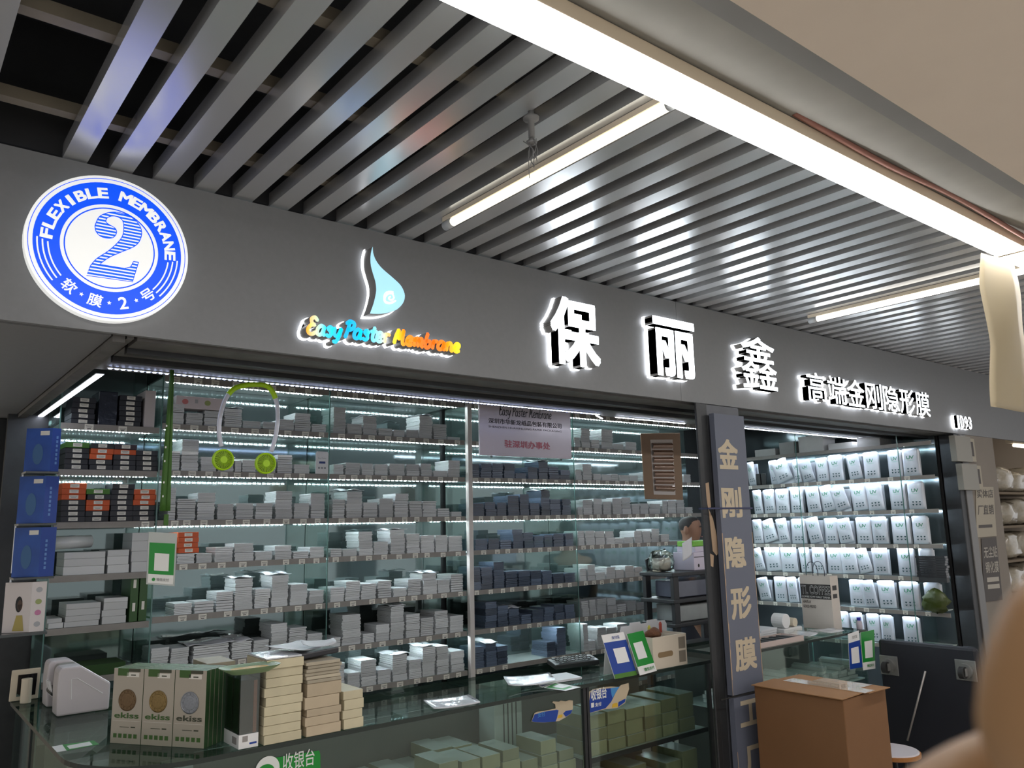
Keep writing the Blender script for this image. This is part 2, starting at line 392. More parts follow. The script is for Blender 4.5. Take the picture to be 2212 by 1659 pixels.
ribbon(sw, pp, [.0026]*len(pp), -.0714, 0)
pp = cr_path([q(*a) for a in ((1130,735),(1165,715),(1215,722))], 4); ribbon(sw, pp, [.0018]*len(pp), -.0712, 0)
pp = cr_path([q(*a) for a in ((1102,790),(1108,750),(1135,720))], 4); ribbon(sw, pp, [.0012]*len(pp), -.0712, 0)
sw.build('swirl_emblem', mat('swirl_white', (.9, .9, .9), .4, emit=(.95, 1, 1), es=1.1), de)

# brush script words
GL = {'E': (.46, [[(.44,.8),(.3,.97),(.14,.85),(.2,.62),(.34,.55),(.16,.5),(.04,.28),(.1,.06),(.28,.02),(.45,.16)]]),
 'a': (.48, [[(.34,.5),(.2,.55),(.06,.36),(.06,.1),(.18,.02),(.3,.14),(.38,.5)],[(.38,.52),(.35,.12),(.45,.04)]]),
 's': (.38, [[(.34,.46),(.2,.55),(.1,.44),(.22,.3),(.28,.14),(.18,.02),(.04,.08)]]),
 'y': (.44, [[(.06,.54),(.06,.2),(.18,.08),(.3,.22),(.38,.52)],[(.39,.55),(.33,.1),(.2,-.24),(.06,-.22)]]),
 'P': (.46, [[(.2,.88),(.14,.4),(.06,.0)],[(.04,.78),(.2,.94),(.42,.86),(.42,.62),(.26,.46),(.14,.48)]]),
 't': (.34, [[(.22,.8),(.16,.3),(.2,.05),(.32,.06)],[(.04,.54),(.36,.58)]]),
 'e': (.40, [[(.08,.26),(.3,.32),(.32,.5),(.18,.55),(.06,.36),(.08,.1),(.22,.02),(.36,.12)]]),
 'r': (.34, [[(.1,.54),(.1,.02)],[(.1,.34),(.2,.52),(.34,.48)]]),
 'M': (.64, [[(.05,.02),(.1,.5),(.2,.9)],[(.2,.9),(.26,.3)],[(.27,.3),(.46,.9)],[(.46,.9),(.46,.4),(.5,.04),(.6,.06)]]),
 'm': (.58, [[(.08,.54),(.08,.02)],[(.08,.34),(.2,.54),(.28,.44),(.28,.02)],[(.28,.34),(.4,.54),(.48,.44),(.48,.08),(.56,.04)]]),
 'b': (.42, [[(.16,.94),(.09,.4),(.12,.06),(.24,.02),(.36,.2),(.32,.45),(.14,.42)]]),
 'n': (.44, [[(.08,.54),(.08,.02)],[(.08,.32),(.2,.54),(.32,.44),(.32,.08),(.42,.04)]])}
def ramp_mat(name, stops, x0, x1):
    m = bpy.data.materials.new(name); m.use_nodes = True; nt = m.node_tree; b = nt.nodes['Principled BSDF']
    tc = nt.nodes.new('ShaderNodeTexCoord'); sp = nt.nodes.new('ShaderNodeSeparateXYZ'); mr = nt.nodes.new('ShaderNodeMapRange'); mr.inputs[1].default_value = x0; mr.inputs[2].default_value = x1
    cr2 = nt.nodes.new('ShaderNodeValToRGB'); el = cr2.color_ramp.elements
    while len(el) < len(stops): el.new(.5)
    for e, (p, c) in zip(el, stops): e.position = p; e.color = (*rgb(*c), 1)
    nt.links.new(tc.outputs['Object'], sp.inputs[0]); nt.links.new(sp.outputs[0], mr.inputs[0]); nt.links.new(mr.outputs[0], cr2.inputs[0])
    nt.links.new(cr2.outputs[0], b.inputs['Base Color']); nt.links.new(cr2.outputs[0], b.inputs['Emission Color']); b.inputs['Emission Strength'].default_value = .66
    return m
for word, (xa, ya), (xb, yb), hgt, stops, lab in (
    ('Easy', (178, 1218), (590, 1262), 215, [(0, (255, 170, 40)), (.3, (200, 225, 190)), (.55, (60, 205, 250)), (1, (20, 190, 255))], 'lit blue and yellow script word Easy on the fascia under the drop'),
    ('Paster', (625, 1262), (1160, 1322), 212, [(0, (10, 170, 255)), (.5, (20, 195, 255)), (.8, (170, 235, 235)), (1, (250, 190, 110))], 'lit blue script word Paster between Easy and Membrane on the fascia'),
    ('Membrane', (1212, 1335), (2005, 1452), 190, [(0, (255, 225, 60)), (.16, (255, 150, 30)), (.5, (255, 110, 30)), (.75, (255, 130, 30)), (1, (255, 225, 40))], 'lit orange and yellow script word Membrane on the fascia')):
    A = on(630+xa/5.53, 500+ya/5.53, Y=-.07); B = on(630+xb/5.53, 500+yb/5.53, Y=-.07)
    hz = (on(630+xa/5.53, 500+(ya-hgt)/5.53, Y=-.07)-A).z
    tot = sum(GL[c][0] for c in word); fx = (B.x-A.x)/tot
    e = empty('script_word', ((A.x+B.x)/2, 0, A.z), lab, 'sign', 'script words on the fascia')
    f, hl = MB(), MB(); ox = 0
    for c in word:
        w, strokes = GL[c]
        for st in strokes:
            pts = cr_path(st, 5) if len(st) > 2 else [st[0], ((st[0][0]+st[1][0])/2, (st[0][1]+st[1][1])/2), st[1]]
            P = [(A.x+(ox+px+.12*py)*fx, A.z+py*hz) for px, py in pts]
            ribbon(f, P, [.0122*fx/.13]*len(P), -.07, .052); ribbon(hl, P, [.0185*fx/.13]*len(P), -.0175, .0155, 0, 0)
        ox += w
    f.build('letters', [ramp_mat('script_'+word, stops, A.x-(A.x+B.x)/2, B.x-(A.x+B.x)/2), M_ret], e)
    hl.build('back_plate', M_halo, e)

# ================================================================== LAMPS
M_lbox = mat('light_box_lit', (1, 1, 1), .5, emit=(1, .985, .96), es=14)
M_house = mat('lamp_housing', (.84, .73, .57), .5)
for i, (a, b, lab) in enumerate(((-.3, 3.545, 'long bright white linear lamp crossing above the aisle from the top edge'), (3.557, 7.2, 'second linear lamp continuing past the joint where a film strip hangs'))):
    e = empty('linear_lamp', ((a+b)/2, -1.41, 2.748), lab, 'ceiling light', 'linear lamps over the aisle')
    MB().box(a, b, -1.465, -1.355, 2.758, 2.797).build('housing', M_house, e, bevel=.003)
    MB().box(a+.004, b-.004, -1.461, -1.359, 2.748, 2.7575).build('diffuser', M_lbox, e)
    m = MB()
    for q in (a, b-.004): m.box(q, q+.004, -1.466, -1.354, 2.744, 2.798)
    m.build('end_cap', M_house, e)
for i, (a, b) in enumerate(((-3.2, .5), (.6, 4.3))):  # unseen lamps added behind the camera to lift floor and ceiling light
    e = empty('linear_lamp', ((a+b)/2, -3.9, 2.64), 'linear lamp on the far side of the aisle behind the photographer, %s one' % ('first', 'second')[i], 'ceiling light', 'linear lamps over the aisle')  # added lamp, out of view
    MB().box(a, b, -3.955, -3.845, 2.66, 2.699).build('housing', M_house, e)
    MB().box(a+.004, b-.004, -3.951, -3.849, 2.65, 2.6595).build('diffuser', M_lbox, e)
m = MB().tube(cr_path([(1.9, -1.475, 2.803), (2.4, -1.478, 2.79), (2.9, -1.483, 2.80), (3.6, -1.492, 2.775), (4.6, -1.5, 2.77), (7, -1.5, 2.77)], 6), .009, 8)
tag(m.build('cable', mat('red_brown_cable', (.28, .12, .09), .5), smooth=True), 'red brown cable lying along the side of the bright linear lamp', 'cable')
for X, y0, y1, es, colr, lab in ((1.566, -1.34, -.25, .95, (1, .95, .78), 'dim cream tube lamp under the ceiling slats near the round sign'), (4.02, -1.34, -.225, 1.9, (1, .95, .86), 'brightly lit tube lamp under the slats farther along the aisle')):
    e = empty('tube_lamp', (X, (y0+y1)/2, 2.78), lab, 'tube light', 'tube lamps under the slats')
    MB().box(X-.014, X+.014, y0, y1, 2.803, 2.8205).build('batten', M_house, e)
    MB().tube([(X, y0+.03, 2.79), (X, y1-.05, 2.79)], .0155, 14).build('tube', mat('tube_%s' % ('dim' if es < 1 else 'lit'), (.8, .76, .66), .4, emit=colr, es=es), e, smooth=True)
    m = MB()
    for a, b in ((y0, y0+.03), (y1-.05, y1)): m.tube([(X, a, 2.79), (X, b, 2.79)], .017, 14)
    m.build('end_socket', mat('socket_grey', (.55, .57, .58), .4), e, smooth=True)
e = empty('tube_lamp', (-.8, 2.4, 2.25), 'tube lamp under the soffit of the side aisle at the far left', 'tube light', 'tube lamps under the slats')  # unseen tube added to light the dark side aisle floor and cartons
MB().tube([(-.8, 1.8, 2.27), (-.8, 3.0, 2.27)], .016, 12).build('tube', mat('tube_fill', (1, 1, 1), .5, emit=(1, .9, .72), es=6), e, smooth=True); MB().box(-.82, -.78, 1.78, 3.02, 2.2865, 2.3015).build('batten', M_house, e)
def led_strip(name, p0, p1, pitch, m, label, w=.012, parent=None, rows=1, ds=.0055, tube=False):
    p0, p1 = Vector(p0), Vector(p1); d = (p1-p0); L = d.length; d.normalize(); s = d.cross(Z_).normalized()
    t = MB(); t.ob((p0+p1)/2+Z_*.002, d*L/2, s*w/2, Z_*.0015)
    o = t.build(name, M_ledtape, parent)
    if not parent: tag(o, label, 'led strip')
    g = MB()
    if tube:
        for k in (-1, 1): g.ob((p0+p1)/2-Z_*.001+s*k*.006, d*L/2, s*.0042, Z_*.0012)
    else:
        n = int(L/pitch)
        for i in range(n):
            for r in range(rows):
                c = p0+d*(pitch*(i+.5+.5*r))+s*((r-(rows-1)/2)*w*.55)-Z_*.0008
                if (c-p0).length < L-.004: g.ob(c, d*ds/2, s*ds*.4, Z_*.0012)
    g.build('diode', m, o)
    return o
led_strip('led_strip', (.64, .60, 2.305), (3.17, .60, 2.305), .022, M_dot2, 'bluish led strip along the lintel over the left opening', ds=.010)
led_strip('led_strip', (.638, .70, 2.298), (.638, 2.02, 2.298), .02, M_tube, 'bright double led strip running back along the left soffit edge', tube=True, w=.03)
led_strip('led_strip', (3.17, .63, 2.304), (3.31, .72, 2.304), .016, M_dot3, 'short slanting led piece at the end of the bluish strip', ds=.008)
led_strip('led_strip', (3.33, .635, 2.305), (3.96, .635, 2.305), .02, M_dot3, 'white led strip piece left of the pillar over the hanging brown board', ds=.009)
led_strip('led_strip', (4.2, .60, 2.305), (6.2, .60, 2.305), .02, M_dot3, 'white led strip along the lintel over the right opening', ds=.009)
# film strip hanging from the joint of the lamps
g = MB(); n = 26; vs = []
for i in range(n+1):
    t = i/n
    for j in range(7):
        u = j/6
        a = on(2119+20*max(0, min(1, (t-.2)*2.5)), 546+332*t, Y=-1.40); b = on(2187+32*min(1, t*1.8)+3*math.sin(t*11), 562+330*t, Y=-1.40)
        p = a.lerp(b, u); p.y += .004*math.sin(t*9+u*2)+.004*math.sin(u*5+t*4); vs.append(p)
g.add(vs, [(i*7+j, i*7+j+1, (i+1)*7+j+1, (i+1)*7+j) for i in range(n) for j in range(6)])
M_filmstrip = bpy.data.materials.new('yellowed_film'); M_filmstrip.use_nodes = True; nt = M_filmstrip.node_tree; b = nt.nodes['Principled BSDF']
b.inputs['Base Color'].default_value = (.70, .62, .46, 1); b.inputs['Roughness'].default_value = .4; b.inputs['Transmission Weight'].default_value = 0
tr = nt.nodes.new('ShaderNodeBsdfTranslucent'); tr.inputs[0].default_value = (.75, .66, .48, 1); mx = nt.nodes.new('ShaderNodeMixShader'); mx.inputs[0].default_value = .5
nt.links.new(b.outputs[0], mx.inputs[1]); nt.links.new(tr.outputs[0], mx.inputs[2]); nt.links.new(mx.outputs[0], nt.nodes['Material Output'].inputs[0])
o = g.build('film_strip', M_filmstrip, smooth=True); sm = o.modifiers.new('t', 'SOLIDIFY'); sm.thickness = .0008
tag(o, 'yellowed film strip hanging from the lamp joint in front of the slats', 'film strip')
# dusty sprinkler stub
pz = on(1147, 250, Z=2.81); e = empty('sprinkler', (pz.x, pz.y, 2.68), 'dusty grey sprinkler stub with cobweb hanging between the ceiling slats', 'sprinkler')
M_dust = mat('dusty_metal', (.2, .2, .2), .7, .3)
MB().lathe([(.009, 0), (.009, .05), (.022, .053), (.023, .06), (.009, .063), (.009, .18)], (pz.x, pz.y, 2.745), 14).build('pipe', M_dust, e, smooth=True)
MB().lathe([(.005, 0), (.014, .004), (.015, .008), (.005, .02)], (pz.x, pz.y, 2.724), 12).build('deflector', M_dust, e, smooth=True)
m = MB()
for k in range(7): m.tube(cr_path([(pz.x+R_(-.02, .02), pz.y+R_(-.02, .02), 2.735), (pz.x+R_(-.02, .02), pz.y+R_(-.02, .02), 2.70), (pz.x+R_(-.02, .02), pz.y+R_(-.02, .02), 2.68-.01*k*R_(.2, 1))], 3), .0012, 4)
m.build('cobweb', mat('cobweb', (.12, .12, .12), .9), e)

# ================================================================== SHELVING
SY = 1.70
ZS = [2.505, 2.257, 2.018, 1.768, 1.550, 1.300, 1.056, .820, .555]
def price_tags(shelf, pts, ax, nrm, mat_=None):
    """little paper labels on a shelf front; pts are lower centres"""
    proto = None
    for i, p in enumerate(pts):
        if proto is None or i % 4 == 0:
            w, h = R_(.032, .042), .027; m = MB(); c = Vector((0, 0, 0)); A = Vector(ax); N = Vector(nrm)
            m.ob(c+Z_*h/2, A*w/2, N*.0006, Z_*h/2)
            for k, (dz, ww) in enumerate(((.68, .78), (.46, .6), (.2, .42))):
                m.ob(c+Z_*h*dz+N*.0008, A*w*ww/2, N*.0002, Z_*h*(.03 if k < 2 else .07), 1)
            me_o = m.build('price_tag', [M_tag, M_ink], shelf)
            proto = me_o; b = Vector((0, 0, 0)); q = shelf
            while q is not None: b += q.location; q = q.parent
            for v in proto.data.vertices: v.co += b
            o = proto
        else:
            o = proto.copy(); COL.objects.link(o)
        q = shelf; b = Vector((0, 0, 0))
        while q is not None: b += q.location; q = q.parent
        o.location = Vector(p)-b
def back_unit(x0, x1, label, zs, tagx, leds):
    e = empty('glass_shelving', ((x0+x1)/2, SY+.15, 0), label, 'shelving', 'glass shelving along the back')
    MB().box(x0, x1, SY+.296, SY+.300, .05, 2.62).build('mirror_panel', M_mirror, e)
    g = MB()
    g.box(x0, x0+.006, SY+.006, SY+.295, .05, 2.62); g.build('side_panel', [M_glass], e)
    MB().box(x0, x0+.006, SY+.0005, SY+.0055, .05, 2.62).build('panel_edge', M_glassedge, e)
    for i, z in enumerate(zs):
        s = MB().box(x0+.008, x1-.002, SY+.004, SY+.292, z-.008, z).build('shelf', mat('shelf_glass', (.5, .58, .56), .12, coat=.3), e)
        MB().box(x0+.008, x1-.002, SY-.001, SY+.003, z-.029, z+.001).build('price_rail', M_strip, s)
        if i in leds: led_strip('led_strip', (x0+.02, SY+.045, z-.026), (x1-.02, SY+.045, z-.026), .030, M_dot, None, parent=s, rows=2, w=.018, ds=.0038)
        price_tags(s, [(x, SY-.002, z-.029+R_(-.002, .002)) for x in tagx[i]], X_, -Y_)
    return e
# stacks read from the photograph: bay -> row (row 1 stands on the second shelf from the top) -> front corners and tops
def tr(sc, ox, oy): return lambda x, y: (ox+x/sc, oy+y/sc)
T3, T4, T5, T6 = tr(3.16, 350, 800), tr(2.949, 300, 1250), tr(3.814, 980, 850), tr(3.814, 980, 1230)
DATA = {
 'left white bay': {1: (T3, [(60,160,230),(165,285,290),(290,420,275),(430,555,260),(555,685,345),(690,800,350),(800,905,335),(905,1025,290),(1030,1145,365)]),
  2: (T3, [(60,130,550),(135,262,470),(268,380,590),(384,498,600),(502,545,615),(550,650,610),(690,785,600),(790,898,575),(902,1015,640)]),
  3: (T3, [(50,103,800),(107,240,875),(247,375,835),(382,500,910),(510,632,905),(640,762,905),(777,898,825),(903,1015,905),(1019,1130,840)]),
  4: (T3, [(105,230,1250),(235,350,1250),(362,492,1205),(498,634,1180),(638,765,1235),(772,893,1195),(888,1010,1235),(1014,1128,1205)]),
  5: (T3, [(85,215,1590),(222,360,1575),(372,495,1510),(500,630,1420),(636,745,1490),(749,872,1400),(877,1000,1460),(1006,1115,1500)]),
  6: (T4, [(80,200,440),(206,325,440),(340,588,420),(592,725,400),(730,835,390),(845,955,285),(960,1075,310),(1080,1185,350)]),
  7: (T4, [(560,660,640),(680,780,640),(800,900,600),(920,1020,590),(1040,1150,560)])},
 'middle white bay': {1: (T3, [(1175,1263,250),(1267,1372,365),(1377,1475,315),(1478,1580,395),(1583,1665,405),(1669,1755,405),(1759,1850,310),(1855,1950,365),(1955,2045,455)]),
  2: (T3, [(1178,1250,640),(1256,1360,630),(1366,1450,635),(1456,1550,640),(1556,1665,635),(1672,1765,640),(1770,1848,635),(1852,1950,685),(1955,2040,615)]),
  3: (T3, [(1165,1255,880),(1261,1373,825),(1378,1480,900),(1484,1585,875),(1590,1688,840),(1692,1780,890),(1785,1883,890),(1888,1970,940),(1975,2050,965)]),
  4: (T3, [(1155,1233,1215),(1237,1338,1220),(1345,1445,1100),(1449,1555,1170),(1562,1665,1090),(1671,1765,1115),(1769,1865,1125),(1870,1955,1125),(1960,2055,1130)]),
  5: (T3, [(1150,1250,1480),(1256,1360,1440),(1365,1470,1455),(1476,1575,1435),(1580,1678,1485),(1682,1778,1425),(1783,1883,1385),(1887,1973,1430),(1977,2065,1390)]),
  6: (T4, [(1225,1292,375),(1298,1425,230),(1429,1505,350),(1512,1602,290),(1607,1697,175),(1702,1795,225),(1799,1885,250),(1890,1976,205),(1982,2070,235)]),
  7: (T4, [(1230,1320,540),(1330,1412,600),(1418,1522,520),(1526,1615,580),(1620,1718,485),(1722,1805,515),(1810,1896,435),(1901,1982,430),(1990,2080,460)])},
 'dark bay': {1: (T5, [(870,960,405)]),
  2: (T5, [(140,220,580),(226,320,575),(324,415,575),(420,510,575),(516,610,655),(614,697,605),(702,782,560),(787,876,600),(881,968,630)]),
  3: (T5, [(155,260,905),(264,357,895),(361,442,900),(447,545,840),(550,630,830),(634,716,900),(720,797,800),(801,892,870),(896,970,870)]),
  4: (T5, [(180,285,1200),(290,385,1195),(390,485,1205),(489,577,1120),(582,665,1145),(669,750,1175),(755,826,1165),(830,918,1155),(922,992,1150)]),
  5: (T5, [(145,230,1430),(234,330,1430),(334,427,1385),(431,530,1465),(535,635,1460),(640,730,1460),(735,820,1460),(825,912,1485),(916,1003,1480)]),
  6: (T6, [(262,362,270),(366,455,300),(460,552,320),(560,646,370),(650,747,330),(751,832,310),(836,917,290),(921,1005,290)]),
  7: (T6, [(150,262,640),(268,360,610),(365,455,630),(772,848,600),(852,932,480)])},
 'white bay behind the man': {1: (T5, [(1000,1048,360),(1052,1130,285),(1135,1207,380),(1217,1315,295),(1319,1412,415),(1416,1510,400)]),
  2: (T5, [(1010,1062,625),(1067,1147,580),(1151,1217,660),(1222,1305,665),(1309,1367,660),(1371,1452,670),(1456,1530,675),(1560,1640,650),(1650,1740,640),(1750,1850,660),(1900,1960,665)]),
  3: (T5, [(1022,1064,935),(1070,1151,875),(1155,1230,865),(1234,1303,890),(1308,1386,865),(1390,1467,855),(1471,1536,910),(1540,1611,905),(1615,1712,910),(1720,1761,880),(1765,1836,880),(1840,1906,875),(1911,1975,935)]),
  4: (T5, [(1030,1082,1130),(1086,1166,1130),(1170,1251,1135),(1255,1328,1135),(1332,1406,1190),(1410,1486,1185),(1490,1556,1130),(1560,1629,1135),(1633,1701,1115),(1706,1780,1160)]),
  5: (T5, [(1045,1101,1440),(1106,1171,1410),(1175,1256,1475),(1260,1336,1430),(1340,1411,1450),(1415,1491,1420),(1496,1560,1430)]),
  6: (T6, [(1060,1120,260),(1125,1180,250),(1186,1266,240),(1271,1346,235),(1351,1426,285),(1430,1506,260),(1512,1580,270)]),
  7: (T6, [(1068,1110,450),(1115,1180,590),(1185,1262,480),(1267,1350,480),(1354,1440,450)])},
}
BAYX = {'left white bay': (1.128, 2.052), 'middle white bay': (2.056, 3.018), 'dark bay': (3.062, 3.978), 'white bay behind the man': (3.982, 5.60)}
def bundle(seed, n):
    rnd = random.Random(seed); m = MB()
    for i in range(n):
        dx, dy = rnd.uniform(-.022, .022), rnd.uniform(-.012, .016); gap = .16/n if rnd.random() < .7 else .04/n
        m.box(-.48+dx, .48+dx, .0+dy+.012, .98+dy, i/n, (i+1)/n-gap)
    return m
M_film = mat('white_film_pack', (.62, .64, .65), .38, noise=.1, nscale=9, vary=.16, coat=.25)
M_filmdk = mat('dark_film_pack', (.095, .125, .18), .3, noise=.25, nscale=9, vary=.45, coat=.4)
BW = []; BD = []
for sd in range(10):
    for lst, mm, nm in ((BW, M_film, 'white_film_packet'), (BD, M_filmdk, 'dark_film_packet')):
        o = bundle(sd, 4+sd % 5).build(nm, mm, origin=(0, 0, 0)); lst.append(o.data); bpy.data.objects.remove(o)
ORD = ['', '1st', '2nd', '3rd'] + ['%dth' % i for i in range(4, 20)]
packs = []; TAGX = {}
for bay, rows in DATA.items():
    bx0, bx1 = BAYX[bay]
    for row, (T, st) in rows.items():
        z0 = ZS[row]; last = bx0+.008
        TAGX.setdefault(bay, {})
        for si, (xl, xr, yt) in enumerate(st):
            a = on(*T(xl, yt), Y=SY+.006); b = on(*T(xr, yt), Y=SY+.006)
            xa, xb = max(a.x, last), min(b.x, bx1-.004); last = xb+.003
            if xb-xa < .03: continue
            h = max(.022, min((a.z+b.z)/2-z0, .205)); n = max(1, round(h/.044)); dark = bay == 'dark bay' and not (si == 8 and row == 1)
            if bay == 'dark bay' and row == 1: dark = False
            TAGX[bay].setdefault(row, []).append((xa+xb)/2+R_(-.015, .015))
            hs = [R_(.75, 1.25) for _ in range(n)]; tot = sum(hs); zz = z0+.0008
            for k in range(n):
                hh = h*hs[k]/tot
                packs.append((dark, bay, row, si+1, k+1, n, xa, xb, zz, hh)); zz += hh
wl = sorted([p for p in packs if not p[0]], key=lambda p: -(p[7]-p[6])*p[9]/((p[6]**2+18)))
keep = set(id(p) for p in wl[:300])
rest = MB()
for p in packs:
    dark, bay, row, si, k, n, xa, xb, zz, hh = p
    me = random.choice(BD if dark else BW); d = R_(.15, .175); y0 = SY+.007+R_(0, .012); w = (xb-xa)*R_(.93, .985); xc = (xa+xb)/2
    if not dark and id(p) not in keep:
        rest.mesh(me, Matrix.Translation((xc, y0, zz)) @ Matrix.Diagonal((w, d, hh-.0006, 1))); continue
    o = bpy.data.objects.new('dark_film_packet' if dark else 'white_film_packet', me); COL.objects.link(o)
    o.location = (xc, y0, zz); o.scale = (w, d, hh-.0006); o.rotation_euler.z = R_(-.012, .012)
    lay = 'only one' if n == 1 else 'bottom one' if k == 1 else 'top one' if k == n else '%s up' % ORD[k]
    tag(o, '%s film packet, %s in %s stack, %s row down, %s' % ('dark blue' if dark else 'white', lay, ORD[si], ORD[row], bay), 'film packet',
        'dark film packets on the back shelves' if dark else 'white film packets on the back shelves')
if rest.v:
    tag(rest.build('white_film_packets', M_film), 'smaller white film packets filling the rest of the back shelves', 'film packets', None, 'stuff')
for bay, (x0, x1) in BAYX.items():
    tx = []
    for i in range(len(ZS)):
        t = TAGX[bay].get(i)
        if not t or (bay == 'dark bay' and i == 1): t = [x0+.06+.105*j+R_(-.01, .01) for j in range(int((x1-x0-.08)/.105))]
        tx.append(t)
    lab = {'left white bay': 'glass shelving bay of white packets right behind the hanging green lanyard', 'middle white bay': 'glass shelving bay of white packets ending at the white post',
           'dark bay': 'glass shelving bay of dark packets right of the white post', 'white bay behind the man': 'glass shelving bay of white packets behind the black rack and seated man'}[bay]
    back_unit(x0, x1, lab, ZS, tx, (0, 1, 2, 3, 4, 6))
    
tag(MB().box(3.022, 3.056, SY-.03, SY+.003, .02, 2.63).build('post', mat('white_post', (.62, .58, .55), .5, noise=.1, nscale=30), bevel=.003), 'white square post standing between the white packets and the dark packets', 'post')

tops = {}
for p in packs:
    k = (p[1], p[2], p[3]); tops[k] = max(tops.get(k, (0,))[0], p[8]+p[9]), p[6], p[7]
M_clr = mat('clear_film', (.66, .68, .72), .12, coat=.8, bump=.4, nscale=12)
for q, (bay, row, si) in enumerate((('left white bay', 1, 4), ('left white bay', 2, 4), ('left white bay', 5, 6), ('left white bay', 5, 4), ('left white bay', 6, 3), ('left white bay', 6, 4), ('middle white bay', 1, 3), ('middle white bay', 1, 7),
        ('middle white bay', 3, 2), ('middle white bay', 4, 5), ('middle white bay', 5, 7), ('middle white bay', 6, 5), ('middle white bay', 7, 5), ('middle white bay', 7, 7), ('dark bay', 2, 7), ('dark bay', 3, 7), ('dark bay', 6, 3), ('dark bay', 7, 2))):
    if (bay, row, si) not in tops: continue
    zt_, xa, xb = tops[(bay, row, si)]; g = MB(); n = 8; vs = []; wd = (xb-xa)*R_(1.0, 1.25); x0 = (xa+xb)/2
    for i in range(n+1):
        for j in range(n+1):
            u, w_ = i/n-.5, j/n; drop = -.10*max(0, abs(u)-.42)
            vs.append((x0+wd*u, SY+.008+.175*w_, zt_+.004+.003*math.sin(9*w_+q)+.004*math.sin(7*u+3*w_+q)*(1 if 0 < i < n else .3)+.012*w_*(q % 3)/2+drop*.2))
    g.add(vs, [(i*(n+1)+j, (i+1)*(n+1)+j, (i+1)*(n+1)+j+1, i*(n+1)+j+1) for i in range(n) for j in range(n)])
    o = g.build('clear_film_bag', M_clr, smooth=True); md = o.modifiers.new('t', 'SOLIDIFY'); md.thickness = .0022; md.offset = 1
    tag(o, 'crinkled clear film bag on top of %s stack, %s row down, %s' % (ORD[si], ORD[row], bay), 'film bag', 'clear film bags on the packet stacks')
# ---- left bay with the boxes
lz = [2.232, 2.012, 1.765, 1.520, 1.285, 1.056, .82]
back_unit(.672, 1.124, 'narrow glass shelving bay of orange and black boxes at the far left', lz, [[.8, .95], [], [1.08], [], [], [], []], (0, 1))
M_ob = mat('orange_box', rgb(205, 88, 40), .55, vary=.08); M_bb = mat('black_box', rgb(38, 40, 48), .5, vary=.2); M_gb = mat('green_box', rgb(60, 110, 30), .5, vary=.2); M_pb = mat('purple_black_box', rgb(52, 38, 50), .5)
T1, T2 = tr(3.95, 0, 700), tr(2.968, 0, 1100)
BOXP = {}
def small_box(kind):
    if kind not in BOXP:
        mm = {'orange': M_ob, 'black': M_bb, 'green': M_gb, 'purple': M_pb}[kind]
        o = MB().box(-.055, .055, 0, .16, 0, .0255).build(kind+'_box', mm, origin=(0, 0, 0), bevel=.0015)
        m = MB().box(-.021, .021, -.0006, -.0001, .005, .0215).box(-.016, .016, -.0009, -.0006, .0155, .0168, 1).box(-.012, .012, -.0009, -.0006, .010, .0113, 1)
        m.build('label_sticker', [M_tag, M_ink], o); BOXP[kind] = [o, False]
    pr = BOXP[kind]
    if not pr[1]: pr[1] = True; return pr[0]
    return dup(pr[0])
def box_col(row, col, xc, zbase, kinds, sc=1.0):
    z = zbase+.001
    cnt = {}
    for i, kd in enumerate(kinds):
        o = small_box(kd); o.location = (xc+R_(-.003, .003), SY+.012+R_(0, .012), z); o.rotation_euler.z = R_(-.02, .02); o.scale = (.93, 1, sc); z += .0262*sc
        tag(o, '%s box with white label, %s in %s column, %s shelf of boxes' % (kd if kd != 'purple' else 'purplish black', 'bottom' if i == 0 else ORD[i+1]+' up', ['leftmost', 'second', 'third', 'rightmost'][col], row), 'box', 'small cartons in the far left bay')
cols = [.760, .866, .973, 1.077]
box_col('upper', 0, .775, lz[0], ['black']*5); box_col('upper', 2, .985, lz[0], ['black']*6)
box_col('middle', 0, cols[0], lz[1], ['black']*4+['green']); box_col('middle', 1, cols[1], lz[1], ['black']*2+['orange']*2+['black']); box_col('middle', 2, cols[2], lz[1], ['black']*3+['orange', 'purple']); box_col('middle', 3, cols[3], lz[1], ['black']*4)
box_col('lower', 0, cols[0], lz[2], ['black']*4+['orange']*3); box_col('lower', 1, cols[1], lz[2], ['black']*2+['orange']*2+['black', 'green']); box_col('lower', 2, cols[2], lz[2], ['black']*7); box_col('lower', 3, cols[3], lz[2], ['black']*3+['orange']*3)
tag(MB().box(.84, .925, SY+.02, SY+.2, lz[0]+.001, lz[0]+.17).build('wrapped_block', mat('black_wrap', (.02, .025, .04), .15, bump=.4, nscale=25, coat=.5), bevel=.004), 'black film wrapped block between the black box columns on the upper shelf', 'package')
tag(MB().box(1.05, 1.10, SY+.01, SY+.18, lz[0]+.001, lz[0]+.19).build('white_carton', mat('white_carton', (.55, .5, .5), .5), bevel=.002), 'tall white carton standing at the right end of the upper box shelf', 'box')
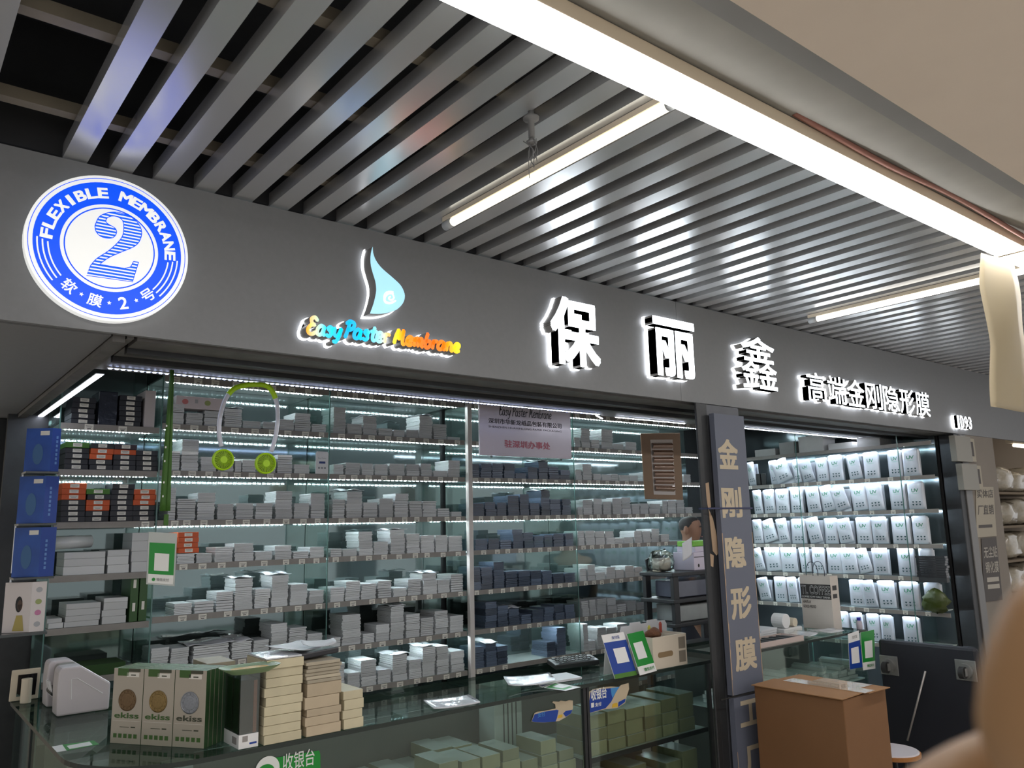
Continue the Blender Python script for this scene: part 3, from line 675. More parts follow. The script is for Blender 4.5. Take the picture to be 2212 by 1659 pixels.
# papers, films and green books on the lower shelves of that bay
def pile(name, x0, x1, z, hs, m, labels, grp, cat, y0=None, dep=.19, jit=.004):
    zz = z+.001; y0 = SY+.012 if y0 is None else y0
    for h, lb in zip(hs, labels):
        j = R_(-jit, jit)
        o = MB().box(x0+j, x1+j, y0+R_(0, jit), y0+dep, zz, zz+h-.0006).build(name, m, bevel=.0008); tag(o, lb, cat, grp); zz += h
ups = ['bottom', 'second from bottom', 'third from bottom', 'fourth from bottom', 'fifth from bottom', 'sixth from bottom', 'seventh from bottom', 'eighth from bottom', 'ninth from bottom', 'tenth from bottom', 'eleventh from bottom']
for nm, x0, x1, sh, hs, wh in (('wide pile under the roll', .74, .915, 3, [.04, .035, .03], 'fourth'), ('pile beside the qr card', .925, 1.02, 3, [.04, .04, .03], 'fourth'), ('tall clear pile', 1.03, 1.112, 3, [.05, .05, .05, .04], 'fourth'),
                                ('small pile at left end', .69, .75, 4, [.025, .02], 'fifth'), ('slanting wide pile', .76, .905, 4, [.025, .025, .03, .025], 'fifth'), ('pile by the green books', .915, 1.02, 4, [.035, .03, .035, .02], 'fifth')):
    pile('film_sheet_pack', x0, x1, lz[sh], hs, mat('film_sheets', (.55, .56, .56), .35, vary=.12, coat=.3), ['pale sheet pack, %s of %s, %s shelf far left' % (u, nm, wh) for u in ups], 'film sheet packs in the far left bay', 'film pack')
tag(MB().tube([(.70, SY+.06, lz[3]+.15), (.86, SY+.10, lz[3]+.155)], .03, 16).build('film_roll', mat('clear_roll', (.6, .62, .62), .25, coat=.5), smooth=True), 'pale film roll lying on the wide pile in the far left bay', 'film roll')
for k in range(2):
    o = MB().box(1.035+.042*k, 1.072+.042*k, SY+.02, SY+.2, lz[4]+.001, lz[4]+.21).build('green_case', mat('green_case', (.03, .09, .02), .4), bevel=.002)
    m = MB()
    for z in ((.16, .05) if k == 0 else (.055,)): m.box(1.047+.042*k, 1.060+.042*k, SY+.0192, SY+.0198, lz[4]+z, lz[4]+z+.04)
    m.build('label_sticker', M_tag, o)
    tag(o, 'dark green upright case with %s' % ('two white labels, left of its pair' if k == 0 else 'one white label, right of its pair'), 'case', 'green cases in the far left bay')
tag(MB().box(.82, 1.03, SY+.01, SY+.2, lz[5]+.001, lz[5]+.05).build('green_mat', mat('green_cloth', (.03, .075, .02), .9)), 'dark green folded mat on the sixth shelf at far left', 'mat')
for k in range(3): tag(MB().box(.74+.02*k, 1.1-.01*k, SY+.02, SY+.24, lz[6]+.001+.03*k, lz[6]+.029+.03*k).build('dark_tray', mat('dark_tray', (.06, .05, .055), .4), bevel=.002), 'dark flat tray, %s of the three under the green mat' % ['lowest', 'middle', 'topmost'][k], 'tray', 'dark trays')
# extras lying on the packets of the left white bay
zt = max(p[8]+p[9] for p in packs if p[1] == 'left white bay' and p[2] == 4 and p[3] == 1)
for k in range(4):
    o = small_box('orange'); o.location = (on(409, 1170, Y=SY).x+R_(-.003, .003), SY+.012, zt+.001+.0262*k); o.scale = (.93, 1, 1)
    tag(o, 'orange box, %s of the four on white packets beside the qr card' % ['lowest', 'second lowest', 'third lowest', 'top'][k], 'box', 'orange cartons over the white packets')
zt = max(p[8]+p[9] for p in packs if p[1] == 'left white bay' and p[2] == 1 and p[3] in (2, 3))+.002
o = MB().box(1.2, 1.44, SY+.01, SY+.12, zt, zt+.065).build('white_carton', mat('white_carton2', (.66, .58, .6), .5), bevel=.002)
m = MB()
for k, cc in ((0, 1.245), (2, 1.36)):
    m.prism([(cc+.016*math.cos(a*math.pi/8), SY+.0088, zt+.035+.014*math.sin(a*math.pi/8)) for a in range(16)], (0, .0006, 0), k)
m.box(1.295, 1.31, SY+.0085, SY+.0092, zt+.03, zt+.05, 1)
m.build('printed_icons', [mat('icon_red', (.6, .2, .2)), mat('icon_grey', (.4, .4, .42)), mat('icon_olive', (.35, .4, .15))], o); tag(o, 'long white carton with fan icons lying on the top row of white packets', 'box')
px0 = on(350+1050/3.16, 800+690/3.16, Y=SY-.0).x
o = MB().prism([(px0+x, SY+.002, ZS[2]+z+.001) for x, z in ((0, 0), (.078, 0), (.078, .118), (.072, .128), (.006, .128), (0, .118))], (0, .0045, 0)).build('film_sample', mat('sample_white', (.75, .76, .78), .35), bevel=.001)
m = MB(); put_text(m, 'Easy Paster', (px0+.014, SY+.0015, ZS[2]+.085), X_, Z_, .05, .01, 0); m.box(px0+.02, px0+.058, SY+.001, SY+.0018, ZS[2]+.06, ZS[2]+.072, 1)
for k in range(3): m.box(px0+.014+.018*k, px0+.026+.018*k, SY+.001, SY+.0018, ZS[2]+.03, ZS[2]+.04)
m.build('printed_face', [mat('print_grey', (.3, .32, .35)), mat('print_blue', (.02, .05, .2))], o); tag(o, 'white phone-shaped film sample card standing at the end of the second row', 'sample card')

# ---- right wall shelving with the silver pouches (faces -X)
RX = 5.90
ZR = [2.232, 1.990, 1.750, 1.503, 1.276, 1.036, .79]
T7 = tr(3.0164, 1480, 850)
UVR = {1: [(398,450,440,6),(535,590,420,4),(585,690,440,14),(692,735,430,5),(752,830,440,10),(834,915,420,2),(920,1010,395,1),(1045,1130,400,5),(1143,1240,365,0),(1297,1390,360,0),(1397,1508,340,0)],
 2: [(432,488,625,3),(492,565,610,2),(572,658,610,0),(662,745,600,0),(777,863,590,3),(872,960,595,8),(966,1060,612,12),(1068,1168,585,4),(1172,1275,580,3),(1312,1415,575,1),(1432,1538,568,0)],
 3: [(426,488,800,2),(496,590,835,12),(594,664,815,6),(668,765,795,0),(795,880,815,8),(884,970,790,0),(990,1083,822,7),(1090,1190,785,0),(1200,1300,788,1),(1322,1440,780,0),(1462,1568,785,0)],
 4: [(442,505,1015,9),(509,608,1000,4),(612,715,1000,2),(732,800,1000,4),(812,892,1000,0),(902,1000,995,0),(1005,1108,1003,4),(1112,1205,1020,11),(1208,1310,1000,2),(1362,1470,1000,0),(1507,1605,1005,0)],
 5: [(472,545,1208,8),(562,640,1190,1),(655,718,1195,3),(724,800,1195,2),(850,940,1200,2),(1050,1150,1215,0),(1150,1236,1225,6),(1240,1350,1215,2),(1384,1508,1228,1),(1537,1648,1235,0)],
 6: [(860,950,1420,2),(960,1050,1420,2),(1072,1150,1420,3),(1167,1250,1430,2),(1256,1335,1430,0),(1397,1503,1440,0)]}
e = empty('glass_shelving', (RX+.15, .85, 0), 'glass shelving on the right wall holding the silver pouches', 'shelving')
MB().box(RX+.312, RX+.316, .13, 2.0, .05, 2.62).build('mirror_panel', mat('dark_mirror', (.12, .14, .15), .12, .7), e)
g = MB(); ge = MB()
for y in (on(1720, 983, X=RX).y, on(1946, 1036, X=RX).y):
    g.box(RX+.10, RX+.31, y-.002, y+.002, .1, 2.6); ge.box(RX-.003, RX+.0035, y-.003, y+.003, .1, 2.6)
g.build('divider_panel', M_glass, e); ge.build('panel_edge', M_glassedge, e)
tagy = {}
for r, L in UVR.items(): tagy[r] = [on(*T7((a+b)/2, 600+230*(r-1)), X=RX).y for a, b, c, d in L]
for i, z in enumerate(ZR):
    s = MB().box(RX+.004, RX+.308, .135, 1.99, z-.008, z).build('shelf', MATS['shelf_glass'], e)
    MB().box(RX-.001, RX+.003, .02, 1.66, z-.027, z+.001).build('price_rail', M_strip, s)
    led_strip('led_strip', (RX+.012, .2, z-.0125), (RX+.012, 1.6, z-.0125), .026, mat('led_dot_cool', (1, 1, 1), .5, emit=(.70, .85, 1), es=260), None, parent=s, rows=2, w=.014, ds=.0042)
    price_tags(s, [(RX-.002, y, z-.027) for y in tagy.get(i, [])], -Y_, -X_)
M_pouch = mat('silver_pouch', (.60, .63, .68), .27, .25, noise=.12, nscale=11, bump=.4, vary=.1, coat=.15)
M_uvg = mat('uv_green', rgb(20, 120, 80), .5)
def pouch_proto():
    m = MB(); nx, nz = 7, 12
    def th(u, v): return .0012+.0045*(1-abs(2*u-1)**3)*(1-abs(2*v-1)**4)
    pts = []
    for s in (-1, 1):
        for j in range(nz+1):
            for i in range(nx+1):
                u, v = i/nx, j/nz; rr = 0
                if v > .93 and (u < .12 or u > .88): rr = .006
                pts.append(Vector((s*th(u, v)+.0008*math.sin(u*9+v*17)*(1 if 0 < i < nx else 0), .5*.1-u*.1, v*.19-rr)))
    W_ = nx+1; N_ = W_*(nz+1); fs = []
    for j in range(nz):
        for i in range(nx):
            a = j*W_+i; fs.append((a, a+1, a+W_+1, a+W_)); b = a+N_; fs.append((b, b+W_, b+W_+1, b+1))
    edge = [i for i in range(W_)]+[j*W_+nx for j in range(1, nz+1)]+[nz*W_+i for i in range(nx-1, -1, -1)]+[j*W_ for j in range(nz-1, 0, -1)]
    for i in range(len(edge)):
        a, b = edge[i], edge[(i+1) % len(edge)]; fs.append((a, a+N_, b+N_, b))
    m.add(pts, fs)
    o = m.build('film_pouch', M_pouch, origin=(0, 0, 0), smooth=True)
    p = MB(); f = -.0066
    put_text(p, 'U', (f, .024, .116), -Y_, Z_, .021, .024, 0, .012); put_text(p, 'V', (f, .0045, .116), -Y_, Z_, .024, .024, 0, .008)
    p.ob((f, 0, .109), (.0001, 0, 0), (0, .022, 0), (0, 0, .0011), 1); p.ob((f, 0, .104), (.0001, 0, 0), (0, .014, 0), (0, 0, .0006), 1)
    for r in range(2):
        for c in range(3):
            y = .021-.021*c; z = .05-.0185*r
            p.prism([(f, y+.006, z+.004), (f, y-.006, z+.004), (f, y-.004, z-.003), (f, y, z-.007), (f, y+.004, z-.003)], (.0002, 0, 0), 2)
    p.build('print', [M_uvg, mat('print_line', (.2, .4, .33), .5), mat('print_icons', rgb(45, 75, 80), .5)], o)
    return o
PP = pouch_proto(); first = True; pz = {}
PP2 = MB().box(-.006, .008, -.05, .05, 0, .185).build('film_pouch', M_pouch, origin=(0, 0, 0)); f2 = True
UPW = ['', 'top', 'second', 'third', 'fourth', 'fifth', 'lowest']
for r, L in UVR.items():
    z = ZR[r]
    for i, (a, b, yt, ln) in enumerate(L):
        pa = on(*T7(a, yt+40), X=RX); pb = on(*T7(b, yt+40), X=RX); pt = on(*T7((a+b)/2, yt), X=RX)
        w = max(.07, pa.y-pb.y); h = max(.12, min(pt.z-z, .20))
        if first: o = PP; first = False
        else: o = dup(PP)
        yc = (pa.y+pb.y)/2; dx = .034+.011*(i % 2)
        o.location = (RX+dx, yc+math.sin(math.radians(ln))*w*.2, z+.002+math.sin(math.radians(ln*1.35))*w/2); o.scale = (1, w/.1, h/.19)
        o.rotation_euler = (math.radians(-ln*1.35), 0, 0)
        lean = 'leaning' if ln > 5 else 'upright'
        tag(o, '%s silver UV film pouch, %s from left, %s shelf of right wall' % (lean, ORD[i+1], UPW[r]), 'film pouch', 'silver UV film pouches')
        if f2: o = PP2; f2 = False
        else: o = dup(PP2)
        o.location = (RX+.066+.016*(i % 2), yc+.012, z+.002); o.scale = (1.3, w/.1, h*.95/.19)
        tag(o, 'plain silver pouch packed behind the %s UV pouch, %s shelf of right wall' % (ORD[i+1], UPW[r]), 'film pouch', 'backing pouches')
# things on the topmost and odd places of the right wall
for k, (ya, yb, h, c) in enumerate(((1.5, 1.3, .06, .45), (1.26, 1.12, .10, .3), (1.08, .86, .13, .55), (.82, .62, .05, .5), (.58, .40, .07, .35))):
    tag(MB().box(RX+.02, RX+.2, yb, ya, ZR[0]+.001, ZR[0]+h).build('sheet_pack', mat('sheet_%d' % k, (c, c, c*.98), .5, noise=.1), bevel=.002), 'pale sheet pack above the top pouch shelf, %s from the pillar' % ORD[k+1], 'pack', 'sheet packs over the pouches')
for k in range(9):
    tag(MB().box(RX-.045, RX+.003-.006, -.005+R_(-.008, .008), .19+R_(-.01, .01), ZR[4]+.003+.0165*k, ZR[4]+.003+.0165*k+.0145).build('thin_case', mat('black_case', (.02, .021, .025), .25, coat=.4)), 'thin black case, %s of the black pile ending the pouch shelves' % (ORD[k+1]+' from bottom'), 'case', 'thin black cases')
tag(MB().box(RX-.045, RX-.003, .0, .19, ZR[4]-.03, ZR[4]+.002).build('shelf_end', M_dark), 'dark shelf end carrying the pile of thin black cases', 'shelf')
gb = on(2035, 1300, X=RX); MBg = MB()
vs = []; 
for i in range(9):
    for j in range(12):
        u, v = i/8*math.pi-math.pi/2, j/12*2*math.pi
        rr = 1+.28*math.sin(5*v+i*1.7)+.2*math.sin(9*v-i*2.3); vs.append((RX-.05+.035*math.cos(u)*math.cos(v)*rr, gb.y+.02+.085*math.cos(u)*math.sin(v)*rr, ZR[5]+.085+.075*math.sin(u)*(1+.2*math.cos(5*v+i))))
MBg.add(vs, [(i*12+j, i*12+(j+1) % 12, (i+1)*12+(j+1) % 12, (i+1)*12+j) for i in range(8) for j in range(12)])
tag(MBg.build('green_bag', mat('green_plastic', (.05, .07, .012), .35, bump=.5, nscale=20), smooth=True), 'crumpled dark green bag at the near end of the lowest full pouch shelf', 'bag')
tag(MB().box(RX-.05, RX-.02, .125, .165, ZR[5]+.03, ZR[5]+.085).build('orange_packet', M_ob), 'small orange packet beside the dark green bag', 'packet')
bk = on(1640, 1015, X=RX)
for k in range(2): tag(MB().box(RX+.012, RX+.03, bk.y-.045+.05*k, bk.y-.002+.05*k, ZR[1]+.001, ZR[1]+.10).build('black_sleeve', mat('black_sleeve', (.015, .015, .015), .3), bevel=.006), 'black upright sleeve beside the leftmost UV pouch of the top row, %s' % ('near one' if k == 0 else 'far one'), 'sleeve', 'black sleeves')

# ================================================================== LEFT COUNTER (L-shaped glass showcase)
FY = .16; CXL = .56; RAD = .34; CZ = 1.0; CX1 = 3.46
def ctr_outline(ins=0):
    p = []
    for k in range(13):
        a = math.pi+math.pi/2*k/12
        p.append((CXL+ins+(RAD-ins)+(RAD-ins)*math.cos(a), FY+ins+(RAD-ins)+(RAD-ins)*math.sin(a)))
    return p
out = [(CXL, 1.66)]+ctr_outline()+[(CX1, FY), (CX1, .66), (1.02, .66), (1.02, 1.66)]
ct = empty('glass_counter', (2, .4, 0), 'long glass display counter with a rounded glass corner below the left opening', 'counter')
n = len(out); m = MB(); a = [(x, y, CZ) for x, y in out]; b = [(x, y, CZ-.0155) for x, y in out]
m.add(a+b, [tuple(range(n)), tuple(range(2*n-1, n-1, -1))]+[(i, i+n, (i+1) % n+n, (i+1) % n) for i in range(n)], [0, 0]+[1]*n)
m.build('glass_top', [M_glasst, mat('counter_edge', (.02, .03, .026), .25)], ct)
m = MB(); fr = ctr_outline(.02)
m.prism([(x, y, .1) for x, y in fr]+[(x-.0+.004*(x-CXL-RAD)/RAD*-1, y+.004, .1) for x, y in fr[::-1]], (0, 0, CZ-.0155-.1)); 
m.box(CXL+RAD, 2.56, FY+.02, FY+.024, .1, CZ-.0155).box(2.604, CX1-.01, FY+.02, FY+.024, .1, CZ-.0155).box(CXL+.02, CXL+.024, FY+RAD, 1.65, .1, CZ-.0155)
m.build('front_pane', M_glass, ct)
for q in ((2.565, 2.581, FY+.012, FY+.03), (2.587, 2.601, FY+.012, FY+.03), (CXL+.016, CXL+.034, 1.2, 1.22), (CX1-.02, CX1-.002, FY+.012, FY+.03)):
    MB().box(*q, .05, CZ-.016).build('frame_post', M_dark, ct)
m = MB().box(CXL+.04, 2.562, FY+.30, .64, .57, .58).box(CXL+.04+RAD, 2.562, FY+.03, FY+.299, .57, .58).box(2.606, CX1-.03, FY+.03, .64, .662, .672)
m.build('inner_shelf', [MATS['shelf_glass']], ct)
MB().box(2.606, CX1-.03, FY+.024, FY+.029, .655, .676).build('shelf_edge', M_dark, ct)
m = MB().box(CXL+.05, CX1, FY+.05, .64, 0, .09).box(CXL+.05, 1.0, .641, 1.65, 0, .09); m.build('plinth', M_dark, ct)
MB().box(1.03, CX1-.03, .645, .655, .1, CZ-.1).build('back_board', mat('counter_back', (.08, .08, .075), .5), ct)
MB().box(CXL+.03, 1.0, .95, .96, .1, CZ-.02).build('divider_board', mat('counter_back', (.08, .08, .075), .5), ct)

def wpack(x0, x1, y0, y1, z0, z1):
    m = MB().box(x0, x1, y0, y1, z0, z1); m.m = [1, 0, 1, 1, 1, 1]
    return m.build('wrapped_pack', [M_clear_pack, mat('olive_pack_side', (.26, .25, .15), .3, noise=.2, nscale=14, vary=.25, coat=.5)], bevel=.002)
# blocks of packs inside the counter
M_cream_pack = mat('cream_film_pack', (.58, .54, .42), .4, noise=.08, nscale=12, vary=.1, coat=.2)
M_clear_pack = mat('clear_wrapped_pack', (.52, .56, .53), .22, noise=.1, nscale=10, vary=.12, coat=.7, bump=.15)
kk = 0
for ix in range(10):
    for iy in range(2):
        x = 1.52+ix*.104; y = FY+.06+iy*.20; 
        if iy == 1 and 2.2 < x+.05 < 2.52: continue
        nh = [2, 3, 3, 4, 4, 4, 4, 3, 4, 3][ix]-(1 if iy and ix % 3 == 0 else 0); z = .581
        for k in range(nh):
            h = R_(.045, .058)
            o = wpack(x+R_(0, .006), x+.095+R_(-.006, .003), y+R_(0, .01), y+.185+R_(-.01, .004), z, z+h-.001); z += h
            tag(o, 'clear wrapped pack inside the counter, %s in %s pile of %s row' % ('top' if k == nh-1 else ORD[k+1]+' up', ORD[ix+1], 'front' if iy == 0 else 'back'), 'wrapped pack', 'wrapped packs inside the counter')
for ix in range(6):
    x = 2.625+ix*.125; z = .673; 
    for k in range(3):
        h = R_(.05, .065); o = wpack(x, x+.115+R_(-.006, .004), FY+.05+R_(0, .01), FY+.27, z, z+h-.001); z += h
        tag(o, 'olive looking wrapped pack right of the counter post, %s up in %s pile' % (ORD[k+1], ORD[ix+1]), 'wrapped pack', 'wrapped packs right of the counter post')
    z = .40
for ix in range(6):
    x = 2.64+ix*.125; o = wpack(x, x+.11, FY+.06, FY+.26, .43, .52+.03*(ix % 3)); tag(o, 'wrapped pack on the bottom of the counter right of the post, %s along' % ORD[ix+1], 'wrapped pack', 'bottom wrapped packs')
tag(MB().box(2.62, CX1-.04, FY+.04, .63, .40, .4295).build('base_board', M_strip), 'board under the bottom packs inside the counter right of the post', 'board')
wb0 = on(1118, 1485, Y=.40); m = MB(); m.box(2.30, 2.46, .48, .60, .581, .980)
o = m.build('white_unit', mat('white_unit', (.55, .6, .58), .5), bevel=.003); m = MB()
for k in range(4): m.box(2.35+.024*k, 2.356+.024*k, .4785, .4799, .60, .90)
m.build('slots', M_dark, o); tag(o, 'white slotted appliance inside the counter left of the torn blue sticker', 'appliance')
# stickers on the panes
M_blue = mat('sticker_blue', rgb(22, 62, 150), .4); M_blue2 = mat('sticker_sky', rgb(70, 140, 200), .4); M_paper = mat('torn_paper', rgb(190, 175, 150), .8); M_green = mat('sticker_green', rgb(15, 135, 45), .4); M_wtxt = mat('white_print', (.75, .76, .74), .5); M_yel = mat('sticker_yellow', rgb(210, 170, 50), .5)
TS = tr(4.62, 1240, 1300); PYS = FY+.018
def poly_px(mb, T, pts, y, m=0, th=.0006):
    mb.prism([on(*T(*p), Y=y) for p in pts], (0, th, 0), m)
o = MB(); poly_px(o, TS, [(140,900),(165,890),(200,870),(300,850),(370,845),(450,850),(470,830),(545,810),(550,870),(520,960),(510,1010),(430,1060),(310,1072),(160,1110),(148,1080),(140,980)], PYS, 0)
ob = o.build('torn_sticker', [M_paper]); m = MB()
poly_px(m, TS, [(165,905),(200,880),(365,862),(455,848),(420,900),(370,1000),(315,1062),(158,1108),(148,1075),(150,1030)], PYS-.0008, 0); poly_px(m, TS, [(365,862),(455,848),(425,890),(385,960),(375,930)], PYS-.001, 1); poly_px(m, TS, [(385,1020),(430,1005),(440,1045),(380,1058)], PYS-.001, 2); poly_px(m, TS, [(445,1000),(515,965),(508,1000),(440,1050)], PYS-.001, 0)
bl = m.build('blue_print', [M_blue, M_blue2, M_yel], ob); m = MB()
A = on(*TS(172, 990), Y=PYS-.0012); B = on(*TS(327, 965), Y=PYS-.0012); put_text(m, '收银台', A, X_, Z_, B.x-A.x, .05, 0, .02)
A = on(*TS(172, 1058), Y=PYS-.0012); m.box(A.x, A.x+.018, A.y, A.y+.0003, A.z, A.z+.02); put_text(m, '支付', A+X_*.024, X_, Z_, .04, .017, 0, .02)
m.build('white_lettering', M_wtxt, bl); tag(ob, 'torn blue 收银台 sticker on the counter glass just right of the post', 'sticker')
T7b = tr(5.53, 940, 1440)
o = MB(); poly_px(o, T7b, [(1185,560),(1215,540),(1300,530),(1440,500),(1435,450),(1400,430),(1410,415),(1480,420),(1500,405),(1560,415),(1600,400),(1645,405),(1645,500),(1625,560),(1560,605),(1480,650),(1300,670),(1190,665),(1150,655)], PYS, 0)
ob = o.build('torn_sticker', [M_paper]); m = MB()
poly_px(m, T7b, [(1190,570),(1300,540),(1450,515),(1475,520),(1455,615),(1440,655),(1300,668),(1190,663),(1155,652)], PYS-.0008, 0); poly_px(m, T7b, [(1530,560),(1560,530),(1640,515),(1622,560),(1560,600)], PYS-.0008, 0); poly_px(m, T7b, [(1475,580),(1520,570),(1522,605),(1460,620)], PYS-.0008, 2)
bl = m.build('blue_print', [M_blue, M_blue2, M_yel], ob); m = MB()
A = on(*T7b(1200, 615), Y=PYS-.0012); put_text(m, '支付', A+X_*.012, X_, Z_, .04, .02, 0, .01); m.build('white_lettering', M_blue2, bl); tag(ob, 'torn blue sticker with ragged paper top, left of the counter post', 'sticker')
T6c = tr(5.027, 560, 1380)
o = MB(); poly_px(o, T6c, [(212,1285),(650,1212),(664,1260),(664,1500),(-30,1620),(-30,1500),(60,1300)], PYS, 0)
ob = o.build('green_sticker', [M_green]); m = MB()
c0 = on(*T6c(90, 1420), Y=PYS-.0008); m.prism([(c0.x+.042*math.cos(k*math.pi/14), c0.y, c0.z+.042*math.sin(k*math.pi/14)) for k in range(28)], (0, .0004, 0), 0)
A = on(*T6c(255, 1440), Y=PYS-.001); B = on(*T6c(598, 1375), Y=PYS-.001); put_text(m, '收银台', A, X_, Z_, B.x-A.x, .055, 0, .004)
c1 = c0+Vector((-.006, -.0008, -.006)); m.prism([(c1.x+.03*math.cos(k*math.pi/14), c1.y, c1.z+.024*math.sin(k*math.pi/14)) for k in range(28)], (0, .0004, 0), 1)
m.build('white_lettering', [M_wtxt, M_green], ob); tag(ob, 'green 收银台 sticker with white round bubble, lower front of the counter glass', 'sticker')

# ================================================================== THINGS ON THE LEFT COUNTER
ZC = CZ+.0008
# gold film boxes: three columns, five deep, standing in a slanted row
A = on(237, 1605, Z=CZ); B = on(440, 1618, Z=CZ); u = (B-A); u.z = 0; LB = u.length/3; u.normalize(); v = Vector((-u.y, u.x, 0))
M_gold = mat('champagne_box', (.42, .37, .30), .32, .35, noise=.08, nscale=6); M_gside = mat('box_green_side', (.025, .07, .02), .5, noise=.3, nscale=40); M_gtab = mat('box_green_tab', rgb(60, 95, 35), .5)
BH = (on(240, 1458, X=A.x, ).z-CZ) if False else .245
def film_box(coin, kind):
    m = MB(); m.box(-LB/2+.001, LB/2-.001, 0, .0195, 0, BH, 0)
    m.m[-6:] = [2, 2, 0, 2, 1, 1]
    o = m.build('film_box', [M_gold, M_gside, M_gtab], origin=(0, 0, 0))
    m = MB(); f = -.0006
    m.box(-LB*.36, -.0, f, 0-.0001, BH*.90, BH, 0); m.box(.0, LB*.38, f, -.0001, BH*.955, BH, 3); m.box(-LB*.06, LB*.34, f, -.0001, BH*.885, BH*.945, 1); m.box(.01, .03, f-.0004, f, BH*.905, BH*.92, 3)
    put_text(m, 'ekiss', (-LB*.40, f, BH*.335), X_+Z_*.0, Z_, LB*.8, BH*.075, 3 if coin else 0, .02)
    for k in range(5): m.box(-LB*.40+LB*.165*k, -LB*.29+LB*.165*k, f, -.0001, BH*.075, BH*.13, 0)
    m.box(-LB*.2, LB*.1, f, -.0001, BH*.215, BH*.222, 3); m.box(LB*.16, LB*.3, f, -.0001, BH*.21, BH*.228, 3); m.box(-LB*.45, LB*.45, f, -.0001, BH*.298, BH*.301, 1)
    m.build('front_print', [M_gtab, M_tag, M_gold, mat('print_dark', (.05, .055, .03), .5)], o)
    c = MB(); R0 = LB*.285
    c.lathe([(R0, 0), (R0, .0012), (R0*.93, .0018), (R0*.90, .0008), (R0*.66, .0008), (R0*.63, .0014), (R0*.5, .0016)], (0, 0, 0), 40)
    for k in range(12):
        a = k*math.pi/6; c.ob((R0*.78*math.cos(a), R0*.78*math.sin(a), .001), (R0*.05, 0, 0), (0, R0*.06, 0), (0, 0, .0008))
    c.v = [Vector((p.x, -.0004-p.z, p.y+BH*.575)) for p in c.v]
    c.build('coin_emblem', mat(kind, {'coin_bronze': (.16, .10, .05), 'coin_gold': (.24, .16, .06), 'coin_silver': (.26, .27, .29)}[kind], .35, .7, noise=.3, nscale=150), o)
    return o
for c, (kind, nm) in enumerate((('coin_bronze', 'bronze'), ('coin_gold', 'gold'), ('coin_silver', 'silver'))):
    pr = film_box(c == 2, kind)
    for dpt in range(5):
        o = pr if dpt == 0 else dup(pr)
        o.location = A+u*LB*(c+.5)+v*(.0228*dpt+.0008*c)+Z_*.0008; o.rotation_euler.z = math.atan2(u.y, u.x)
        tag(o, 'champagne film box with %s coin, %s' % (nm, 'front of its column facing out' if dpt == 0 else '%s behind the front one' % ORD[dpt]), 'film box', 'champagne film boxes on the counter')
# white desk machine
def prof(px_list, y): return [on(px, py, Y=y) for px, py in px_list]
T4b = tr(5.946, 0, 1380)
M_mach = mat('machine_white', (.62, .58, .60), .35, noise=.04)
e = empty('desk_machine', (.78, 1.35, CZ), 'white wedge-shaped desk cutting machine on the left counter end', 'machine')
yb = 1.16; pr_ = prof([T4b(725, 990), T4b(735, 620), T4b(760, 420), T4b(800, 375), T4b(1050, 345), T4b(1425, 560), T4b(1400, 910)], yb)
zmin = min(p.z for p in pr_); 
for p in pr_: p.z = max(CZ+.001, p.z)
pr_[0].z = CZ+.001; pr_[-1].z = CZ+.001
cent = sum(pr_, Vector())/len(pr_)
MB().prism(pr_, (0, .10, 0)).build('front_body', M_mach, e, bevel=.012)
MB().prism([p+Vector((-.0, .235, 0)) for p in pr_], (0, .10, 0)).build('rear_body', M_mach, e, bevel=.012)
mid = [cent+(p-cent)*.86+Vector((.012, .105, 0)) for p in pr_]
for p in mid: p.z = max(p.z, CZ+.001)
MB().prism(mid, (0, .125, 0)).build('core', mat('machine_core', (.28, .27, .25), .4), e, bevel=.004)
ins = [on(*T4b(*q), Y=yb-.0006) for q in ((915, 780), (918, 520), (990, 505), (1320, 700))]
m = MB(); m.tube([tuple(q) for q in ins], .0018, 6); m.build('front_ridge', M_white, e)
for k in range(3):
    xx = pr_[1].x-.004
    MB().tube([(xx+.012, yb+.125+.03*k, CZ+.06), (xx-.004, yb+.12+.03*k, CZ+.12)], .004, 8).build('lever', M_white, e)
xx = pr_[0].x
MB().cyl((xx+.01, yb+.12, CZ+.075), (xx+.01, yb+.22, CZ+.075), .016, m=0).build('roller', M_dark, e, smooth=False)
tag(MB().lathe([(.02, 0), (.021, .002), (.021, .098), (.019, .1)], (.605, 1.575, ZC), 24).build('white_canister', M_cream, smooth=False), 'small off-white cylinder standing behind the white desk machine', 'canister')
e = empty('tablet', (.605, 1.63, CZ), 'white framed tablet leaning behind the off-white cylinder', 'tablet')
MB().ob((.607, 1.635, CZ+.068), (.055, 0, 0), (0, .005, .0008), (0, -.012, .066)).build('frame', M_cream, e, bevel=.003)
MB().ob((.613, 1.6285, CZ+.066), (.036, 0, 0), (0, .0004, 0), (0, -.009, .046)).build('screen', mat('screen_black', (.01, .01, .012), .1), e)
# flat stickers on the glass
def flat_px(mb, T, pts, m=0, z=CZ+.0006, th=.0003): mb.prism([on(*T(*p), Z=z) for p in pts], (0, 0, th), m)
m = MB(); flat_px(m, T4b, [(665, 1385), (730, 1455), (855, 1435), (800, 1360)], 1); flat_px(m, T4b, [(800, 1360), (855, 1435), (1275, 1355), (1200, 1305)], 0); flat_px(m, T4b, [(855, 1375), (895, 1415), (1190, 1362), (1150, 1320)], 1, CZ+.0010)
tag(m.build('flat_pay_sticker', [M_green, M_white]), 'green and white payment sticker lying flat at the rounded counter corner', 'sticker')
m = MB(); flat_px(m, T7b, [(1050, 175), (1280, 250), (1420, 190), (1260, 140)], 1); flat_px(m, T7b, [(1120, 185), (1280, 235), (1415, 188), (1260, 148)], 0, CZ+.0010); flat_px(m, T7b, [(1180, 185), (1300, 215), (1400, 188), (1290, 163)], 1, CZ+.0014)
